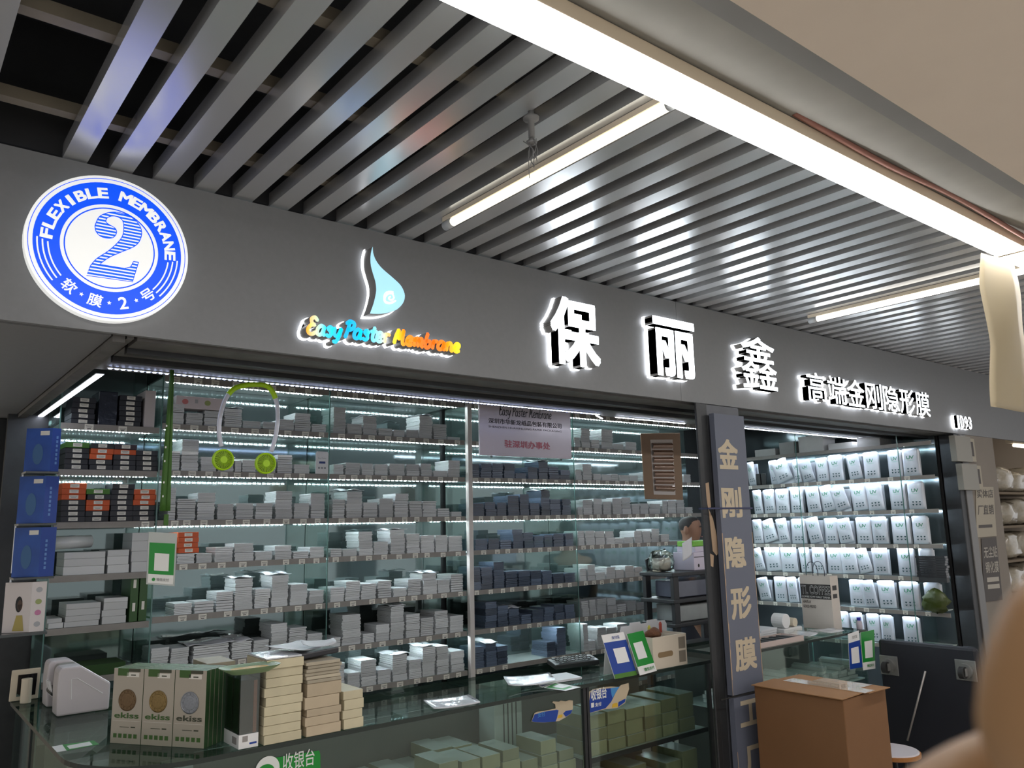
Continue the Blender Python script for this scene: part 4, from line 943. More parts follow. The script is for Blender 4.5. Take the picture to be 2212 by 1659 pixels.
tag(m.build('flat_pay_sticker', [M_blue, M_white]), 'blue payment sticker lying flat on the counter, left half of its pair', 'sticker')
m = MB(); flat_px(m, T7b, [(1290, 252), (1560, 290), (1740, 245), (1430, 192)], 1); flat_px(m, T7b, [(1320, 250), (1540, 278), (1640, 245), (1430, 198)], 0, CZ+.0010); flat_px(m, T7b, [(1400, 240), (1520, 258), (1600, 238), (1480, 212)], 1, CZ+.0014)
tag(m.build('flat_pay_sticker', [M_green, M_white]), 'green payment sticker lying flat on the counter beside the flat blue one', 'sticker')
# cream stacks
def stack(x0, x1, y0, y1, hs, mt, wh, grp, name='film_pack', jit=.004):
    z = ZC
    for k, h in enumerate(hs):
        jx, jy = R_(-jit, jit), R_(-jit, jit)
        o = MB().box(x0+jx, x1+jx, y0+jy, y1+jy, z, z+h-.0008).build(name, mt if not isinstance(mt, list) else mt[k], bevel=.0015)
        tag(o, 'cream film pack, %s in the %s' % ('bottom one' if k == 0 else 'top one' if k == len(hs)-1 else ORD[k+1]+' up', wh), 'film pack', grp); z += h
    return z
M_cp = mat('cream_paper', (.58, .52, .36), .6, noise=.1, nscale=18, vary=.08); M_cp2 = mat('cream_paper_tan', (.50, .41, .29), .6, noise=.1, nscale=18, vary=.1); M_cp3 = mat('grey_board', (.42, .37, .28), .65, noise=.15, nscale=30, vary=.2)
z1 = stack(1.100, 1.232, FY+.004, FY+.19, [.03]*9, M_cp, 'tall stack right of the clear case', 'cream packs of the first tall stack')
z2 = stack(1.246, 1.376, FY+.003, FY+.185, [.035, .03, .025, .04, .045]+[.012]*6, [M_cp2]*5+[M_cp3]*6, 'second tall stack with dark board edges on top', 'cream packs of the second tall stack', jit=.005)
stack(1.392, 1.47, FY+.006, FY+.17, [.035, .03, .035, .03], M_cp, 'short stack right of the tall ones', 'cream packs of the short stack')
stack(.985, 1.085, FY+.26, FY+.42, [.035]*7, M_cp3, 'stack behind the clear case under the tray', 'packs under the tray')
tag(MB().box(1.102, 1.230, FY+.008, FY+.185, z1+.0008, z1+.006).build('clear_pack', mat('clear_film', (.66, .68, .72), .12, coat=.8, bump=.4, nscale=12)), 'crinkled clear film pack on top of the first tall cream stack', 'film pack')
# leaflets on the second stack
M_pap = mat('paper_white', (.66, .67, .70), .5, noise=.05)
m = MB(); m.ob((1.30, FY+.13, z2+.016), (.085, .01, .004), (-.01, .085, -.002), (0, 0, .010)); tag(m.build('dark_folder', mat('folder_black', (.025, .025, .03), .35), bevel=.004), 'black folder lying slanted on the second tall cream stack', 'folder')
def sheet(name, c, a, b, mt, lab, curl=.01, n=8, cat='paper', th=.0006):
    m = MB(); c, a, b = Vector(c), Vector(a), Vector(b); vs = []
    for i in range(n+1):
        for j in range(n+1):
            u, w = i/n*2-1, j/n*2-1; vs.append(c+a*u+b*w+Z_*(curl*(abs(u)**3*.6+.5*math.sin(2*w+u)*abs(w))))
    m.add(vs, [(i*(n+1)+j, i*(n+1)+j+1, (i+1)*(n+1)+j+1, (i+1)*(n+1)+j) for i in range(n) for j in range(n)])
    o = m.build(name, mt, smooth=True); s_ = o.modifiers.new('t', 'SOLIDIFY'); s_.thickness = th; s_.offset = 1
    return tag(o, lab, cat)
sheet('leaflet', (1.27, FY+.15, z2+.036), (.075, .03, 0), (-.03, .07, 0), M_pap, 'white printed leaflet on the black folder of the second cream stack', .012)
sheet('leaflet', (1.335, FY+.10, z2+.046), (.06, -.01, 0), (.01, .035, 0), M_pap, 'small curled white leaflet overhanging the black folder', .014)
# green tray
tz = CZ+.0008+.035*7+.001; tc_ = on(545, 1440, Z=tz+.02)
m = MB(); rings = []
for (sx_, sy_, z) in ((.062, .034, 0), (.092, .052, .016), (.097, .056, .021), (.090, .051, .020), (.062, .033, .014)):
    rings.append([(tc_.x+sx_*math.copysign(abs(math.cos(a))**.6, math.cos(a)), tc_.y+.02+sy_*math.copysign(abs(math.sin(a))**.6, math.sin(a)), tz+z) for a in [k*math.pi/14 for k in range(28)]])
vs = [p for r in rings for p in r]; fs = [(i*28+k, i*28+(k+1) % 28, (i+1)*28+(k+1) % 28, (i+1)*28+k) for i in range(4) for k in range(28)]+[tuple(range(27, -1, -1)), tuple(4*28+k for k in range(28))]
m.add(vs, fs, [0]*(len(fs)-1)+[1]); tag(m.build('tray', [mat('tray_green', rgb(125, 150, 110), .4), mat('tray_yellow', rgb(190, 150, 35), .5, noise=.2, nscale=20)], smooth=False), 'pale green shallow tray with yellow inside, beside the cream stack', 'tray')
# clear case with dark goods
e = empty('clear_case', (1.05, FY+.1, CZ), 'clear plastic case with dark goods and copper edge left of the cream stacks', 'case')
cx0, cx1, cy0, cy1 = 1.018, 1.084, FY+.01, FY+.15
MB().box(cx0+.004, cx1-.004, cy0+.004, cy1-.004, CZ+.047, CZ+.215).build('dark_goods', mat('dark_brown', (.055, .035, .025), .4), e, bevel=.003)
MB().box(cx1-.020, cx1-.008, cy0+.0015, cy0+.0035, CZ+.047, CZ+.212).build('copper_edge', mat('copper', (.4, .16, .09), .35, .6), e)
m = MB().box(cx0, cx1, cy0, cy1, CZ+.001, CZ+.045); o = m.build('white_base', M_white, e, bevel=.001)
m = MB(); m.box(cx0+.012, cx0+.030, cy0-.0006, cy0-.0001, CZ+.022, CZ+.04, 0); m.box(cx0+.036, cx0+.06, cy0-.0006, cy0-.0001, CZ+.012, CZ+.018, 1); m.box(cx0-.0006, cx0-.0001, cy0+.02, cy0+.06, CZ+.012, CZ+.034, 0); m.build('base_print', [mat('print_grey2', (.3, .28, .27)), M_blue], o)
m = MB(); t = .0012
for a in ((cx0, cx0+t, cy0, cy1), (cx1-t, cx1, cy0, cy1), (cx0+t, cx1-t, cy0, cy0+t), (cx0+t, cx1-t, cy1-t, cy1)): m.box(*a, CZ+.0455, CZ+.232)
m.box(cx0, cx1, cy0, cy1, CZ+.2322, CZ+.2334); m.build('clear_cover', glass('case_glass', (.8, .82, .84), .25), e)
# flat film packs on the counter further right
P0 = on(985, 1522, Z=CZ); sheet('flat_film_pack', (P0.x, P0.y+.03, ZC+.006), (.10, -.015, 0), (.02, .07, 0), mat('clear_film', (.66, .68, .72), .12), 'crinkled white film pack lying flat at the counter front edge', .006, 10, 'film pack', .005)
P0 = on(1150, 1470, Z=CZ+.02)
sheet('bag_of_film', (P0.x, P0.y+.02, ZC+.020), (.11, -.03, 0), (.04, .07, 0), mat('clear_film', (.66, .68, .72), .12), 'clear printed film bag lying on white papers left of the payment stands', .012, 10, 'bag', .004)
o = MB().ob((P0.x+.14, P0.y+.02, ZC+.006), (.12, -.012, 0), (.015, .07, 0), (0, 0, .005)).build('paper_pad', M_pap, bevel=.001); tag(o, 'white paper pad under the clear film bag on the counter', 'paper pad')
kx = on(1262, 1432, Z=CZ+.03); e = empty('black_keypad', (kx.x, kx.y+.08, CZ), 'black keyed device lying behind the blue payment stand', 'keypad')
MB().ob((kx.x+.02, kx.y+.10, ZC+.021), (.13, -.02, 0), (.02, .055, .006), (0, 0, .012)).build('body', mat('device_black', (.012, .012, .013), .35), e, bevel=.004)
m = MB()
for i in range(9):
    for j in range(3): m.ob((kx.x+.02-.10+.024*i, kx.y+.10-.03+.028*j+.0035*(4-i)*.8, ZC+.0365+.003*j), (.0085, 0, 0), (0, .008, .001), (0, 0, .002))
m.build('keys', mat('device_keys', (.03, .03, .032), .5), e)
# payment stands
def quad_plate(name, BL, BR, TL, TR, lab, bands, th=.003, body=M_white):
    n_ = (BR-BL).cross(TL-BL).normalized()
    if n_.y > 0: n_ = -n_
    at = lambda s, t, l=0: (BL.lerp(BR, s)).lerp(TL.lerp(TR, s), t)+n_*l
    o = MB().prism([at(0, 0), at(1, 0), at(1, 1), at(0, 1)], -n_*th).build(name, body)
    m = MB(); mats = [];
    for k, (s0, s1, t0, t1, mt) in enumerate(bands):
        if mt not in mats: mats.append(mt)
        m.prism([at(s0, t0, .0004+.0004*k), at(s1, t0, .0004+.0004*k), at(s1, t1, .0004+.0004*k), at(s0, t1, .0004+.0004*k)], n_*.0002, mats.index(mt))
    m.build('print', mats, o); return o, at, mats
def add_word(o, at, body, s0, s1, t0, t1, mt):
    m = MB(); me = text(body, .01); b = bounds(me)
    m.add([at(s0+(s1-s0)*(v_.co.x-b[0])/(b[1]-b[0]), t0+(t1-t0)*(v_.co.y-b[2])/(b[3]-b[2]), .004+v_.co.z) for v_ in me.vertices], [tuple(p.vertices) for p in me.polygons]); m.build('lettering', mt, o)
def stand(BLp, BRp, TLp, TRp, lab, bands, words, lean=.05):
    BL = on(*BLp, Z=ZC); BR = on(*BRp, Z=ZC); dY = max(0, FY+.004-min(BL.y, BR.y))
    TL = on(*TLp, Y=BL.y+lean); TR_ = on(*TRp, Y=BR.y+lean)
    for p in (BL, BR, TL, TR_): p.y += 0
    o, at, _ = quad_plate('payment_stand', BL, BR, TL, TR_, lab, bands)
    for w in words: add_word(o, at, *w)
    f0 = BL.lerp(BR, .25)+Y_*.11; f1 = BL.lerp(BR, .75)+Y_*.11
    MB().prism([BL.lerp(BR, .2).lerp(TL.lerp(TR_, .2), .96)+Y_*.004, BL.lerp(BR, .8).lerp(TL.lerp(TR_, .8), .96)+Y_*.004, f1, f0], (0, .002, 0)).build('rear_leg', M_white, o)
    tag(o, lab, 'payment stand', 'payment stands on the left counter'); return o
stand((1329, 1467), (1376, 1458), (1299, 1372), (1347, 1365), 'blue payment stand leaning on the counter left of the green one', [(0, 1, .0, .82, M_blue), (0, 1, .0, .1, mat('leaf_green', rgb(70, 120, 35), .5)), (.3, .85, .32, .66, M_white)], [('支付宝', .38, .72, .87, .94, M_blue)])
stand((1383, 1459), (1419, 1449), (1354, 1370), (1389, 1362), 'green payment stand between the blue one and the white organizer', [(0, 1, .2, 1, M_green), (.18, .72, .36, .76, M_white)], [('微信支付', .3, .88, .06, .14, M_green)])
# white organizer
e0 = on(1420, 1450, Z=ZC); ox0, oy0 = e0.x+.0, max(e0.y, FY+.006)
ox0 = 3.03; oy0 = FY+.008; oh = .15
e = empty('desk_organizer', (ox0+.15, oy0+.08, CZ), 'off-white desk organizer with slot handle at the right end of the counter', 'organizer')
M_org = mat('organizer_white', (.62, .55, .45), .5)
m = MB()
for a in ((ox0, ox0+.25, oy0, oy0+.004), (ox0, ox0+.25, oy0+.156, oy0+.16), (ox0, ox0+.004, oy0+.004, oy0+.156), (ox0+.176, ox0+.18, oy0+.004, oy0+.156), (ox0+.246, ox0+.25, oy0+.004, oy0+.156)):
    m.box(*a, ZC, CZ+oh)
m.box(ox0+.004, ox0+.246, oy0+.004, oy0+.156, ZC, CZ+.005); m.build('shell', M_org, e)
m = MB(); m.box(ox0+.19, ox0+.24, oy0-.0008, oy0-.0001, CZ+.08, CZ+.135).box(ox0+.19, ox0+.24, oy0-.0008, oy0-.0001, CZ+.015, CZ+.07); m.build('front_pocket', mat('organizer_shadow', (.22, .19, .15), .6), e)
hp = [(ox0+.09+(.042 if math.cos(a) >= 0 else -.042)+.013*math.cos(a), oy0-.0008, CZ+.065+.013*math.sin(a)) for a in [k*math.pi/10 for k in range(20)]]
MB().prism(hp, (0, .0006, 0)).build('handle_slot', mat('slot_brown', (.25, .17, .09), .6), e)
m = MB(); vs = []
for i in range(7):
    for j in range(12):
        uu, w = -math.pi/2+math.pi*i/6, j*math.pi/6; vs.append((ox0+.075+.055*math.cos(uu)*math.cos(w)*(1+.12*math.sin(3*w)), oy0+.06+.034*math.cos(uu)*math.sin(w), CZ+.16+.025*math.sin(uu)+.006*math.sin(2*w)))
m.add(vs, [(i*12+j, i*12+(j+1) % 12, (i+1)*12+(j+1) % 12, (i+1)*12+j) for i in range(6) for j in range(12)])
tag(m.build('brown_pouch', mat('brown_knit', (.14, .06, .03), .8, noise=.3, nscale=60, bump=.6), smooth=True), 'brown knitted pouch lying in the open top of the off-white organizer', 'pouch')
for k, (x, hh, cc, nm) in enumerate(((.11, .19, (.5, .45, .05), 'yellow'), (.13, .175, (.02, .02, .04), 'black'), (.195, .2, (.35, .05, .03), 'red'))):
    tag(MB().tube([(ox0+x, oy0+.12, CZ+.006), (ox0+x+.006, oy0+.122, CZ+hh-.01), (ox0+x+.006, oy0+.122, CZ+hh)], [.007, .008, .003], 10).build('pen', mat('pen_'+nm, cc, .4)), '%s pen standing in the off-white organizer' % nm, 'pen')
for k in range(5):
    x = ox0-.03+.07*k; m = MB(); m.prism([(x, oy0+.19+.006*k, ZC), (x+.10, oy0+.19+.006*k, ZC), (x+.10, oy0+.185+.006*k, CZ+.17), (x+.085, oy0+.185+.006*k, CZ+.19+.012*(k % 2)), (x+.01, oy0+.185+.006*k, CZ+.19+.012*(k % 2)), (x, oy0+.185+.006*k, CZ+.17)], (0, .0012, 0))
    tag(m.build('white_card', M_pap), 'white card sleeve standing behind the organizer, %s from the left' % ORD[k+1], 'card', 'white card sleeves')
# ---- black rack with boxes, seated man behind
bx0, bx1, by0, by1 = 3.945, 4.56, .80, 1.06
e = empty('black_rack', ((bx0+bx1)/2, .93, 0), 'black plastic tiered rack standing behind the counter before the seated man', 'rack')
M_bp = mat('rack_black', (.016, .017, .02), .45)
for x in (bx0+.005, bx1-.055):
    for y in (by0, by1-.03): MB().box(x, x+.05, y, y+.03, .0, 1.365).build('leg', M_bp, e, bevel=.004)
for z in (1.366, 1.205, 1.06, .9, .5): MB().box(bx0-.015, bx1+.01, by0-.012, by1+.005, z, z+.024).build('shelf', M_bp, e, bevel=.004)
for z in (1.232, 1.086): tag(MB().box(bx0+.08, bx1-.08, by0+.03, by1-.04, z, z+.10).build('film_bin', mat('bin_%d' % int(z*100), (.10, .11, .15) if z > 1.2 else (.28, .30, .30), .3, noise=.2, nscale=12, coat=.4), bevel=.006), '%s bin in the black rack' % ('dark bluish upper' if z > 1.2 else 'pale translucent lower'), 'bin')
zt = 1.3905
wx = 4.195
o = MB().box(wx, wx+.27, .83, 1.0, zt, zt+.115).build('white_box', mat('lilac_white', (.62, .57, .68), .45), bevel=.003); m = MB(); m.box(wx+.002, wx+.268, .8292, .8299, zt+.082, zt+.086); m.prism([(wx+.045+.009*math.cos(k*math.pi/8), .8292, zt+.03+.011*math.sin(k*math.pi/8)) for k in range(16)], (0, .0006, 0)); m.build('dark_marks', M_ink, o)
tag(o, 'lilac white box with dark dot on top of the black rack', 'box')
tag(MB().box(wx+.03, wx+.26, .84, .99, zt+.1155, zt+.15).build('white_box', mat('lilac_white', (.62, .57, .68), .45), bevel=.003), 'flat white box under the green one on the black rack', 'box')
tag(MB().box(wx+.02, wx+.25, .845, .98, zt+.1505, zt+.185).build('green_pack', mat('lime_pack', rgb(120, 185, 70), .5, noise=.2, nscale=30), bevel=.006), 'lime green pack on top of the boxes in front of the man', 'pack')
sheet('paper_sheet', (wx-.035, .85, zt+.135), (.05, .0, .02), (.015, .01, .055), M_pap, 'white sheet leaning at the left of the lilac box', .006)
bgx = 3.925
m = MB(); vs = []
for i in range(10):
    for j in range(16):
        uu, w = -math.pi/2+math.pi*i/9, j*math.pi/8; k = 1+.10*math.sin(5*w+i)+.06*math.sin(9*w)
        vs.append((bgx+.07+.085*math.copysign(abs(math.cos(uu))**.5, 1)*math.cos(w)*k, .93+.08*math.cos(uu)**.5*math.sin(w)*k if math.cos(uu) > 0 else .93, zt+.002+.06*(1+math.sin(uu))*(1+.15*math.sin(3*w))))
m.add(vs, [(i*16+j, i*16+(j+1) % 16, (i+1)*16+(j+1) % 16, (i+1)*16+j) for i in range(9) for j in range(16)])
e = empty('plastic_bag', (bgx+.1, .93, zt), 'clear plastic bag holding a cream block on the black rack', 'bag')
m.build('film', glass('bag_film', (.75, .78, .8), .45, .15), e, smooth=True); MB().box(bgx+.015, bgx+.125, .90, .96, zt+.004, zt+.085).build('cream_block', M_cream, e, bevel=.004)
tag(MB().prism([(bgx+.06, 1.04, zt+.001), (bgx+.24, 1.04, zt+.001), (bgx+.24, 1.04, zt+.14), (bgx+.05, 1.04, zt+.075)], (0, .01, 0)).build('black_folder', M_bp), 'black folder standing behind the plastic bag on the rack', 'folder')

# ================================================================== THE SEATED MAN
def skin(name, chains, mt, parent=None, origin=None, sub=2):
    """one continuous surface grown round a joint tree; chains share joints by name"""
    idx = {}; vs = []; rs = []; es = []
    for ch in chains:
        prev = None
        for (key, co, r) in ch:
            if key not in idx: idx[key] = len(vs); vs.append(Vector(co)); rs.append(r)
            if prev is not None and prev != idx[key]: es.append((prev, idx[key]))
            prev = idx[key]
    o0 = Vector(origin) if origin is not None else vs[0].copy()
    if parent is not None:
        o0 = Vector((0, 0, 0)); q = parent
        while q is not None: o0 += q.location; q = q.parent
    me = bpy.data.meshes.new(name); me.from_pydata([v-o0 for v in vs], es, []); o = bpy.data.objects.new(name, me); COL.objects.link(o)
    if parent is None: o.location = o0
    else: o.parent = parent
    md = o.modifiers.new('skin', 'SKIN'); md.use_smooth_shade = True
    for i, sv in enumerate(me.skin_vertices[0].data):
        r = rs[i]; sv.radius = r if isinstance(r, tuple) else (r, r); sv.use_root = i == 0
    s_ = o.modifiers.new('s', 'SUBSURF'); s_.levels = sub; s_.render_levels = sub
    # freeze to a plain mesh
    bpy.context.view_layer.update()
    m2 = bpy.data.meshes.new_from_object(o.evaluated_get(bpy.context.evaluated_depsgraph_get())); o.modifiers.clear(); o.data = m2; m2.materials.clear(); m2.materials.append(mt)
    m2.polygons.foreach_set('use_smooth', [True]*len(m2.polygons)); return o
M_skin = mat('skin', rgb(140, 104, 84), .55, noise=.06, nscale=30); M_hair = mat('black_hair', (.018, .016, .016), .65, noise=.3, nscale=120, bump=.3); M_shirt = mat('dark_shirt', (.03, .035, .05), .8); M_pants = mat('dark_trousers', (.02, .022, .03), .85)
hd = on(1490, 1140, Y=1.32); ang = math.radians(-62)      # turned towards the counter, face behind the pillar
fwd = Vector((math.cos(ang), math.sin(ang), 0)); lft = Vector((-fwd.y, fwd.x, 0))
pl = Vector((hd.x-.06*fwd.x, hd.y-.06*fwd.y, .50))
def bp(f, l, z): return pl+fwd*f+lft*l+Z_*(z-.50)
hz = hd.z
sh = hz-.255
def arm(s):
    t = 'L' if s > 0 else 'R'
    hand = bp(.38, .12*s, .66)
    a = [('chest', bp(.01, 0, sh-.06), (.16, .105)), (t+'sh', bp(.0, .185*s, sh), .055), (t+'el', bp(.06, .22*s, sh-.29), .042), (t+'wr', bp(.28, .15*s, .68), .026), (t+'hd', hand, (.036, .016))]
    fs = []
    for k in range(4):
        off = (k-1.5)*.02; ln = (.075, .085, .08, .062)[k]
        b0 = hand+fwd*.035+lft*off
        fs.append([(t+'hd', hand, .03), (t+'f%da' % k, b0, .0095), (t+'f%db' % k, b0+fwd*ln*.55-Z_*.012, .0085), (t+'f%dc' % k, b0+fwd*ln*.9-Z_*.035, .007)])
    b0 = hand-lft*.032*s+fwd*.0
    fs.append([(t+'hd', hand, .03), (t+'ta', b0+fwd*.01-Z_*.004, .011), (t+'tb', b0+fwd*.045-lft*.012*s-Z_*.012, .0085)])
    return [a]+fs
body = [[('pelvis', bp(0, 0, .59), (.13, .10)), ('waist', bp(.0, 0, .80), (.135, .105)), ('chest', bp(.01, 0, sh-.06), (.16, .105)), ('neck0', bp(.02, 0, sh+.07), .058), ('neck1', bp(.045, 0, hz-.12), .052), ('jaw', bp(.075, 0, hz-.055), (.062, .078)), ('skull', bp(.06, 0, hz+.02), (.074, .096)), ('crown', bp(.055, 0, hz+.085), (.052, .07))]]
body += arm(1)+arm(-1)
for s in (1, -1):
    t = 'l' if s > 0 else 'r'
    body.append([('pelvis', bp(0, 0, .58), .12), (t+'hip', bp(.06, .09*s, .55), .06), (t+'kn', bp(.43, .11*s, .545), .042), (t+'an', bp(.42, .11*s, .09), .032), (t+'he', bp(.44, .11*s, .045), .036), (t+'to', bp(.60, .12*s, .032), .028)])
man = skin('person', body, M_skin)
tag(man, 'seated man with cropped black hair, half hidden by the pillar above the green pack', 'person')
from mathutils.bvhtree import BVHTree
def cap(name, parent, mt):
    """cropped hair: a dome laid on the skull's own surface, 3 mm proud"""
    o0 = parent.location; bv = BVHTree.FromPolygons([v.co.copy() for v in parent.data.vertices], [tuple(p.vertices) for p in parent.data.polygons])
    m = MB(); vs = []; c = bp(.056, 0, hz+.015)-o0; NI, NJ = 14, 28
    for i in range(NI+1):
        for j in range(NJ):
            w = j/NJ*2*math.pi; fx = math.cos(w)
            lim = 2.05 if fx < -.1 else 2.05-.95*min(1, (fx+.1)/.75)
            th = max(.001, i/NI*lim); d = (fwd*(math.sin(th)*fx)+lft*(math.sin(th)*math.sin(w))+Z_*math.cos(th)).normalized()
            hit = bv.ray_cast(c+d*.4, -d)
            p = hit[0] if hit[0] is not None else c+d*.1
            k = .004*(1-.8*(i/NI)**4); vs.append(p+d*k+o0)
    m.add(vs, [(i*NJ+j, i*NJ+(j+1) % NJ, (i+1)*NJ+(j+1) % NJ, (i+1)*NJ+j) for i in range(NI) for j in range(NJ)])
    return m.build(name, mt, parent, smooth=True)
cap('hair', man, M_hair)
for s in (1, -1):
    m = MB(); c = bp(.052, .081*s, hz-.018)
    for q, rr in (((0, 0, 0), 1),):
        vs = []
        for i in range(8):
            for j in range(14):
                uu, w = -math.pi/2+math.pi*i/7, j*2*math.pi/14
                vs.append(c+fwd*(.018*math.cos(uu)*math.cos(w)-.004)+lft*s*(.011*math.cos(uu)*math.sin(w)+.004)+Z_*(.033*math.sin(uu)))
        m.add(vs, [(i*14+j, i*14+(j+1) % 14, (i+1)*14+(j+1) % 14, (i+1)*14+j) for i in range(7) for j in range(14)])
    m.build('ear', M_skin, man, smooth=True)
m = MB(); c = bp(.165, 0, hz-.02); m.prism([c+lft*.014-Z_*.02, c-lft*.014-Z_*.02, c+Z_*.035], fwd*.001); m.add([c+lft*.016-Z_*.022, c-lft*.016-Z_*.022, c+Z_*.03, c+fwd*.024-Z_*.018], [(0, 3, 2), (1, 2, 3), (0, 1, 3)]); m.build('nose', M_skin, man)
for s in (1, -1):
    m = MB(); m.lathe([(.003, -.006), (.009, -.004), (.011, 0), (.009, .004), (.003, .006)], bp(.148, .032*s, hz+.008), 10); m.build('eye', M_ink, man, smooth=True)
m = MB(); m.tube([bp(.148, .024, hz-.066), bp(.155, 0, hz-.066), bp(.148, -.024, hz-.066)], .004, 6); m.build('mouth', mat('lips', (.35, .14, .12), .5), man)
shirt = [[('waist', bp(.0, 0, .62), (.172, .137)), ('w2', bp(.0, 0, .82), (.152, .122)), ('chest', bp(.01, 0, sh-.06), (.178, .122)), ('col', bp(.018, 0, sh+.03), .075)]]
for s in (1, -1):
    t = 'L' if s > 0 else 'R'; shirt.append([('chest', bp(.01, 0, sh-.06), (.178, .122)), (t+'s', bp(.0, .185*s, sh), .07), (t+'e', bp(.05, .215*s, sh-.24), .06)])
skin('shirt', shirt, M_shirt, man)
tr_ = [[('p', bp(0, 0, .60), (.17, .135)), ('p2', bp(.01, 0, .55), (.165, .12))]]
for s in (1, -1):
    t = 'l' if s > 0 else 'r'; tr_.append([('p2', bp(.01, 0, .55), .14), (t+'h', bp(.07, .09*s, .545), .094), (t+'k', bp(.45, .11*s, .545), .074), (t+'a', bp(.425, .11*s, .12), .055)])
skin('trousers', tr_, M_pants, man)
st = empty('stool', (pl.x, pl.y, 0), 'dark round stool under the seated man', 'stool')
MB().lathe([(.02, .40), (.16, .40), (.17, .41), (.17, .425), (.15, .432)], (pl.x, pl.y, 0), 24).build('seat', M_dark, st, smooth=False)
for k in range(4):
    a = k*math.pi/2+.6; MB().tube([(pl.x+.17*math.cos(a), pl.y+.17*math.sin(a), 0), (pl.x+.12*math.cos(a), pl.y+.12*math.sin(a), .399)], .012, 8).build('leg', M_dark, st)

# ================================================================== HANGING THINGS
# lime neck fan
def fan_disc(mb, c, r, n, m=0):
    pass
M_lime = mat('lime_plastic', rgb(170, 215, 20), .4, emit=rgb(170, 215, 20), es=.0); M_tubew = mat('fan_tube', (.62, .64, .74), .35)
FYN = .52
e = empty('neck_fan', on(540, 990, Y=FYN), 'lime green and white neck fan hanging from the lintel by the left opening', 'neck fan')
T3n = lambda x, y: on(350+x/3.16, 800+y/3.16, Y=FYN)
L = cr_path([tuple(T3n(*p)) for p in ((462,150),(430,205),(402,290),(390,380),(392,450),(405,520))], 4); Rr = cr_path([tuple(T3n(*p)) for p in ((770,185),(786,240),(790,330),(780,420),(765,490),(745,555))], 4)
for P in (L, Rr): MB().tube(P, .0085, 12).build('flexible_tube', M_tubew, e, smooth=True)
top = [tuple(T3n(*p)) for p in ((452,165),(480,135),(520,112),(600,98),(690,100),(735,120),(762,160),(775,192))]
MB().tube(cr_path(top, 4), .0105, 12).build('neck_band', M_lime, e, smooth=True)
for c, r in ((T3n(420, 610), .0375), (T3n(710, 635), .0385)):
    m = MB(); rr_ = lambda mb, r0, y0, tk: mb.tube([tuple(c+Vector((r0*math.cos(a), y0, r0*math.sin(a)))) for a in [k*2*math.pi/32 for k in range(33)]], tk, 8)
    rr_(m, r, 0, .0035); rr_(m, r, .012, .0035)
    m.prism([tuple(c+Vector((r*.36*math.cos(k*math.pi/10), -.005, r*.36*math.sin(k*math.pi/10)))) for k in range(20)], (0, .006, 0))
    for k in range(28):
        a = k*2*math.pi/28; a2 = a+.22
        m.tube([tuple(c+Vector((r*.34*math.cos(a), -.003, r*.34*math.sin(a)))), tuple(c+Vector((r*1.0*math.cos(a2), 0, r*math.sin(a2))))], .0011, 5)
    cg = m.build('fan_cage', M_lime, e, smooth=False)
    m = MB()
    for k in range(5):
        a = k*2*math.pi/5; m.add([tuple(c+Vector((r*.3*math.cos(a), .006, r*.3*math.sin(a)))), tuple(c+Vector((r*.88*math.cos(a), .004, r*.88*math.sin(a)))), tuple(c+Vector((r*.88*math.cos(a+.8), .009, r*.88*math.sin(a+.8)))), tuple(c+Vector((r*.3*math.cos(a+.9), .009, r*.3*math.sin(a+.9))))], [(0, 1, 2, 3)])
    m.build('blades', mat('fan_blade', (.2, .3, .02), .4), cg)
    m = MB(); m.prism([tuple(c+Vector((r*math.cos(k*math.pi/16), .0125, r*math.sin(k*math.pi/16)))) for k in range(32)], (0, .003, 0)); m.build('back_cover', mat('fan_back', (.3, .42, .03), .4), cg)
m = MB(); hk = T3n(612, 105); m.tube([(hk.x, FYN, 2.31), (hk.x, FYN, hk.z-.012), (hk.x+.006, FYN, hk.z-.02), (hk.x+.012, FYN, hk.z-.012)], .0012, 6); tag(m.build('wire_hook', M_alu), 'thin wire hook holding the lime neck fan', 'hook')
# green lanyard with payment card
LY = .50
lt = on(370, 822, Y=LY); lt2 = on(366, 1120, Y=LY)
e = empty('lanyard_card', (lt2.x, LY, lt2.z-.1), 'green lanyard with a green payment card hanging at the left of the opening', 'lanyard')
M_lan = mat('lanyard_green', rgb(58, 100, 30), .6)
def strap(pa, pb, wa, wb, tw):
    m = MB(); vs = []
    for i in range(13):
        t = i/12; c = Vector(pa).lerp(Vector(pb), t); w = (wa+(wb-wa)*t)/2; a = tw*(1-t); vs += [c+Vector((-w*math.cos(a), w*math.sin(a), 0)), c+Vector((w*math.cos(a), -w*math.sin(a), 0))]
    m.add(vs, [(2*i, 2*i+1, 2*i+3, 2*i+2) for i in range(12)]); o = m.build('strap', M_lan, e, smooth=True); s_ = o.modifiers.new('t', 'SOLIDIFY'); s_.thickness = .0008; return o
so = strap((lt.x-.002, LY, 2.303), on(351, 1104, Y=LY), .010, .021, .9); strap((lt.x+.006, LY+.006, 2.303), on(362, 1104, Y=LY+.006), .009, .019, .8)
m = MB()
for k in range(5):
    p = on(360-2*k, 920+38*k+8*(k % 2), Y=LY-.0014); m.prism([(p.x+.0028*math.cos(q*math.pi/5), p.y, p.z+.0042*math.sin(q*math.pi/5)) for q in range(10)], (0, .0003, 0))
m.build('dots', M_wtxt, so)
cz = on(358, 1135, Y=LY); MB().box(cz.x-.008, cz.x+.008, LY-.004, LY+.004, cz.z, cz.z+.04).build('clip', M_lan, e, bevel=.002)
cA = on(316, 1262, Y=LY); cB = on(377, 1266, Y=LY); cC = on(383, 1152, Y=LY); cD = on(321, 1149, Y=LY)
ch = MB().prism([cA, cB, cC, cD], (0, .003, 0)).build('card_holder', mat('holder_clear', (.42, .45, .43), .2, coat=.8), e)
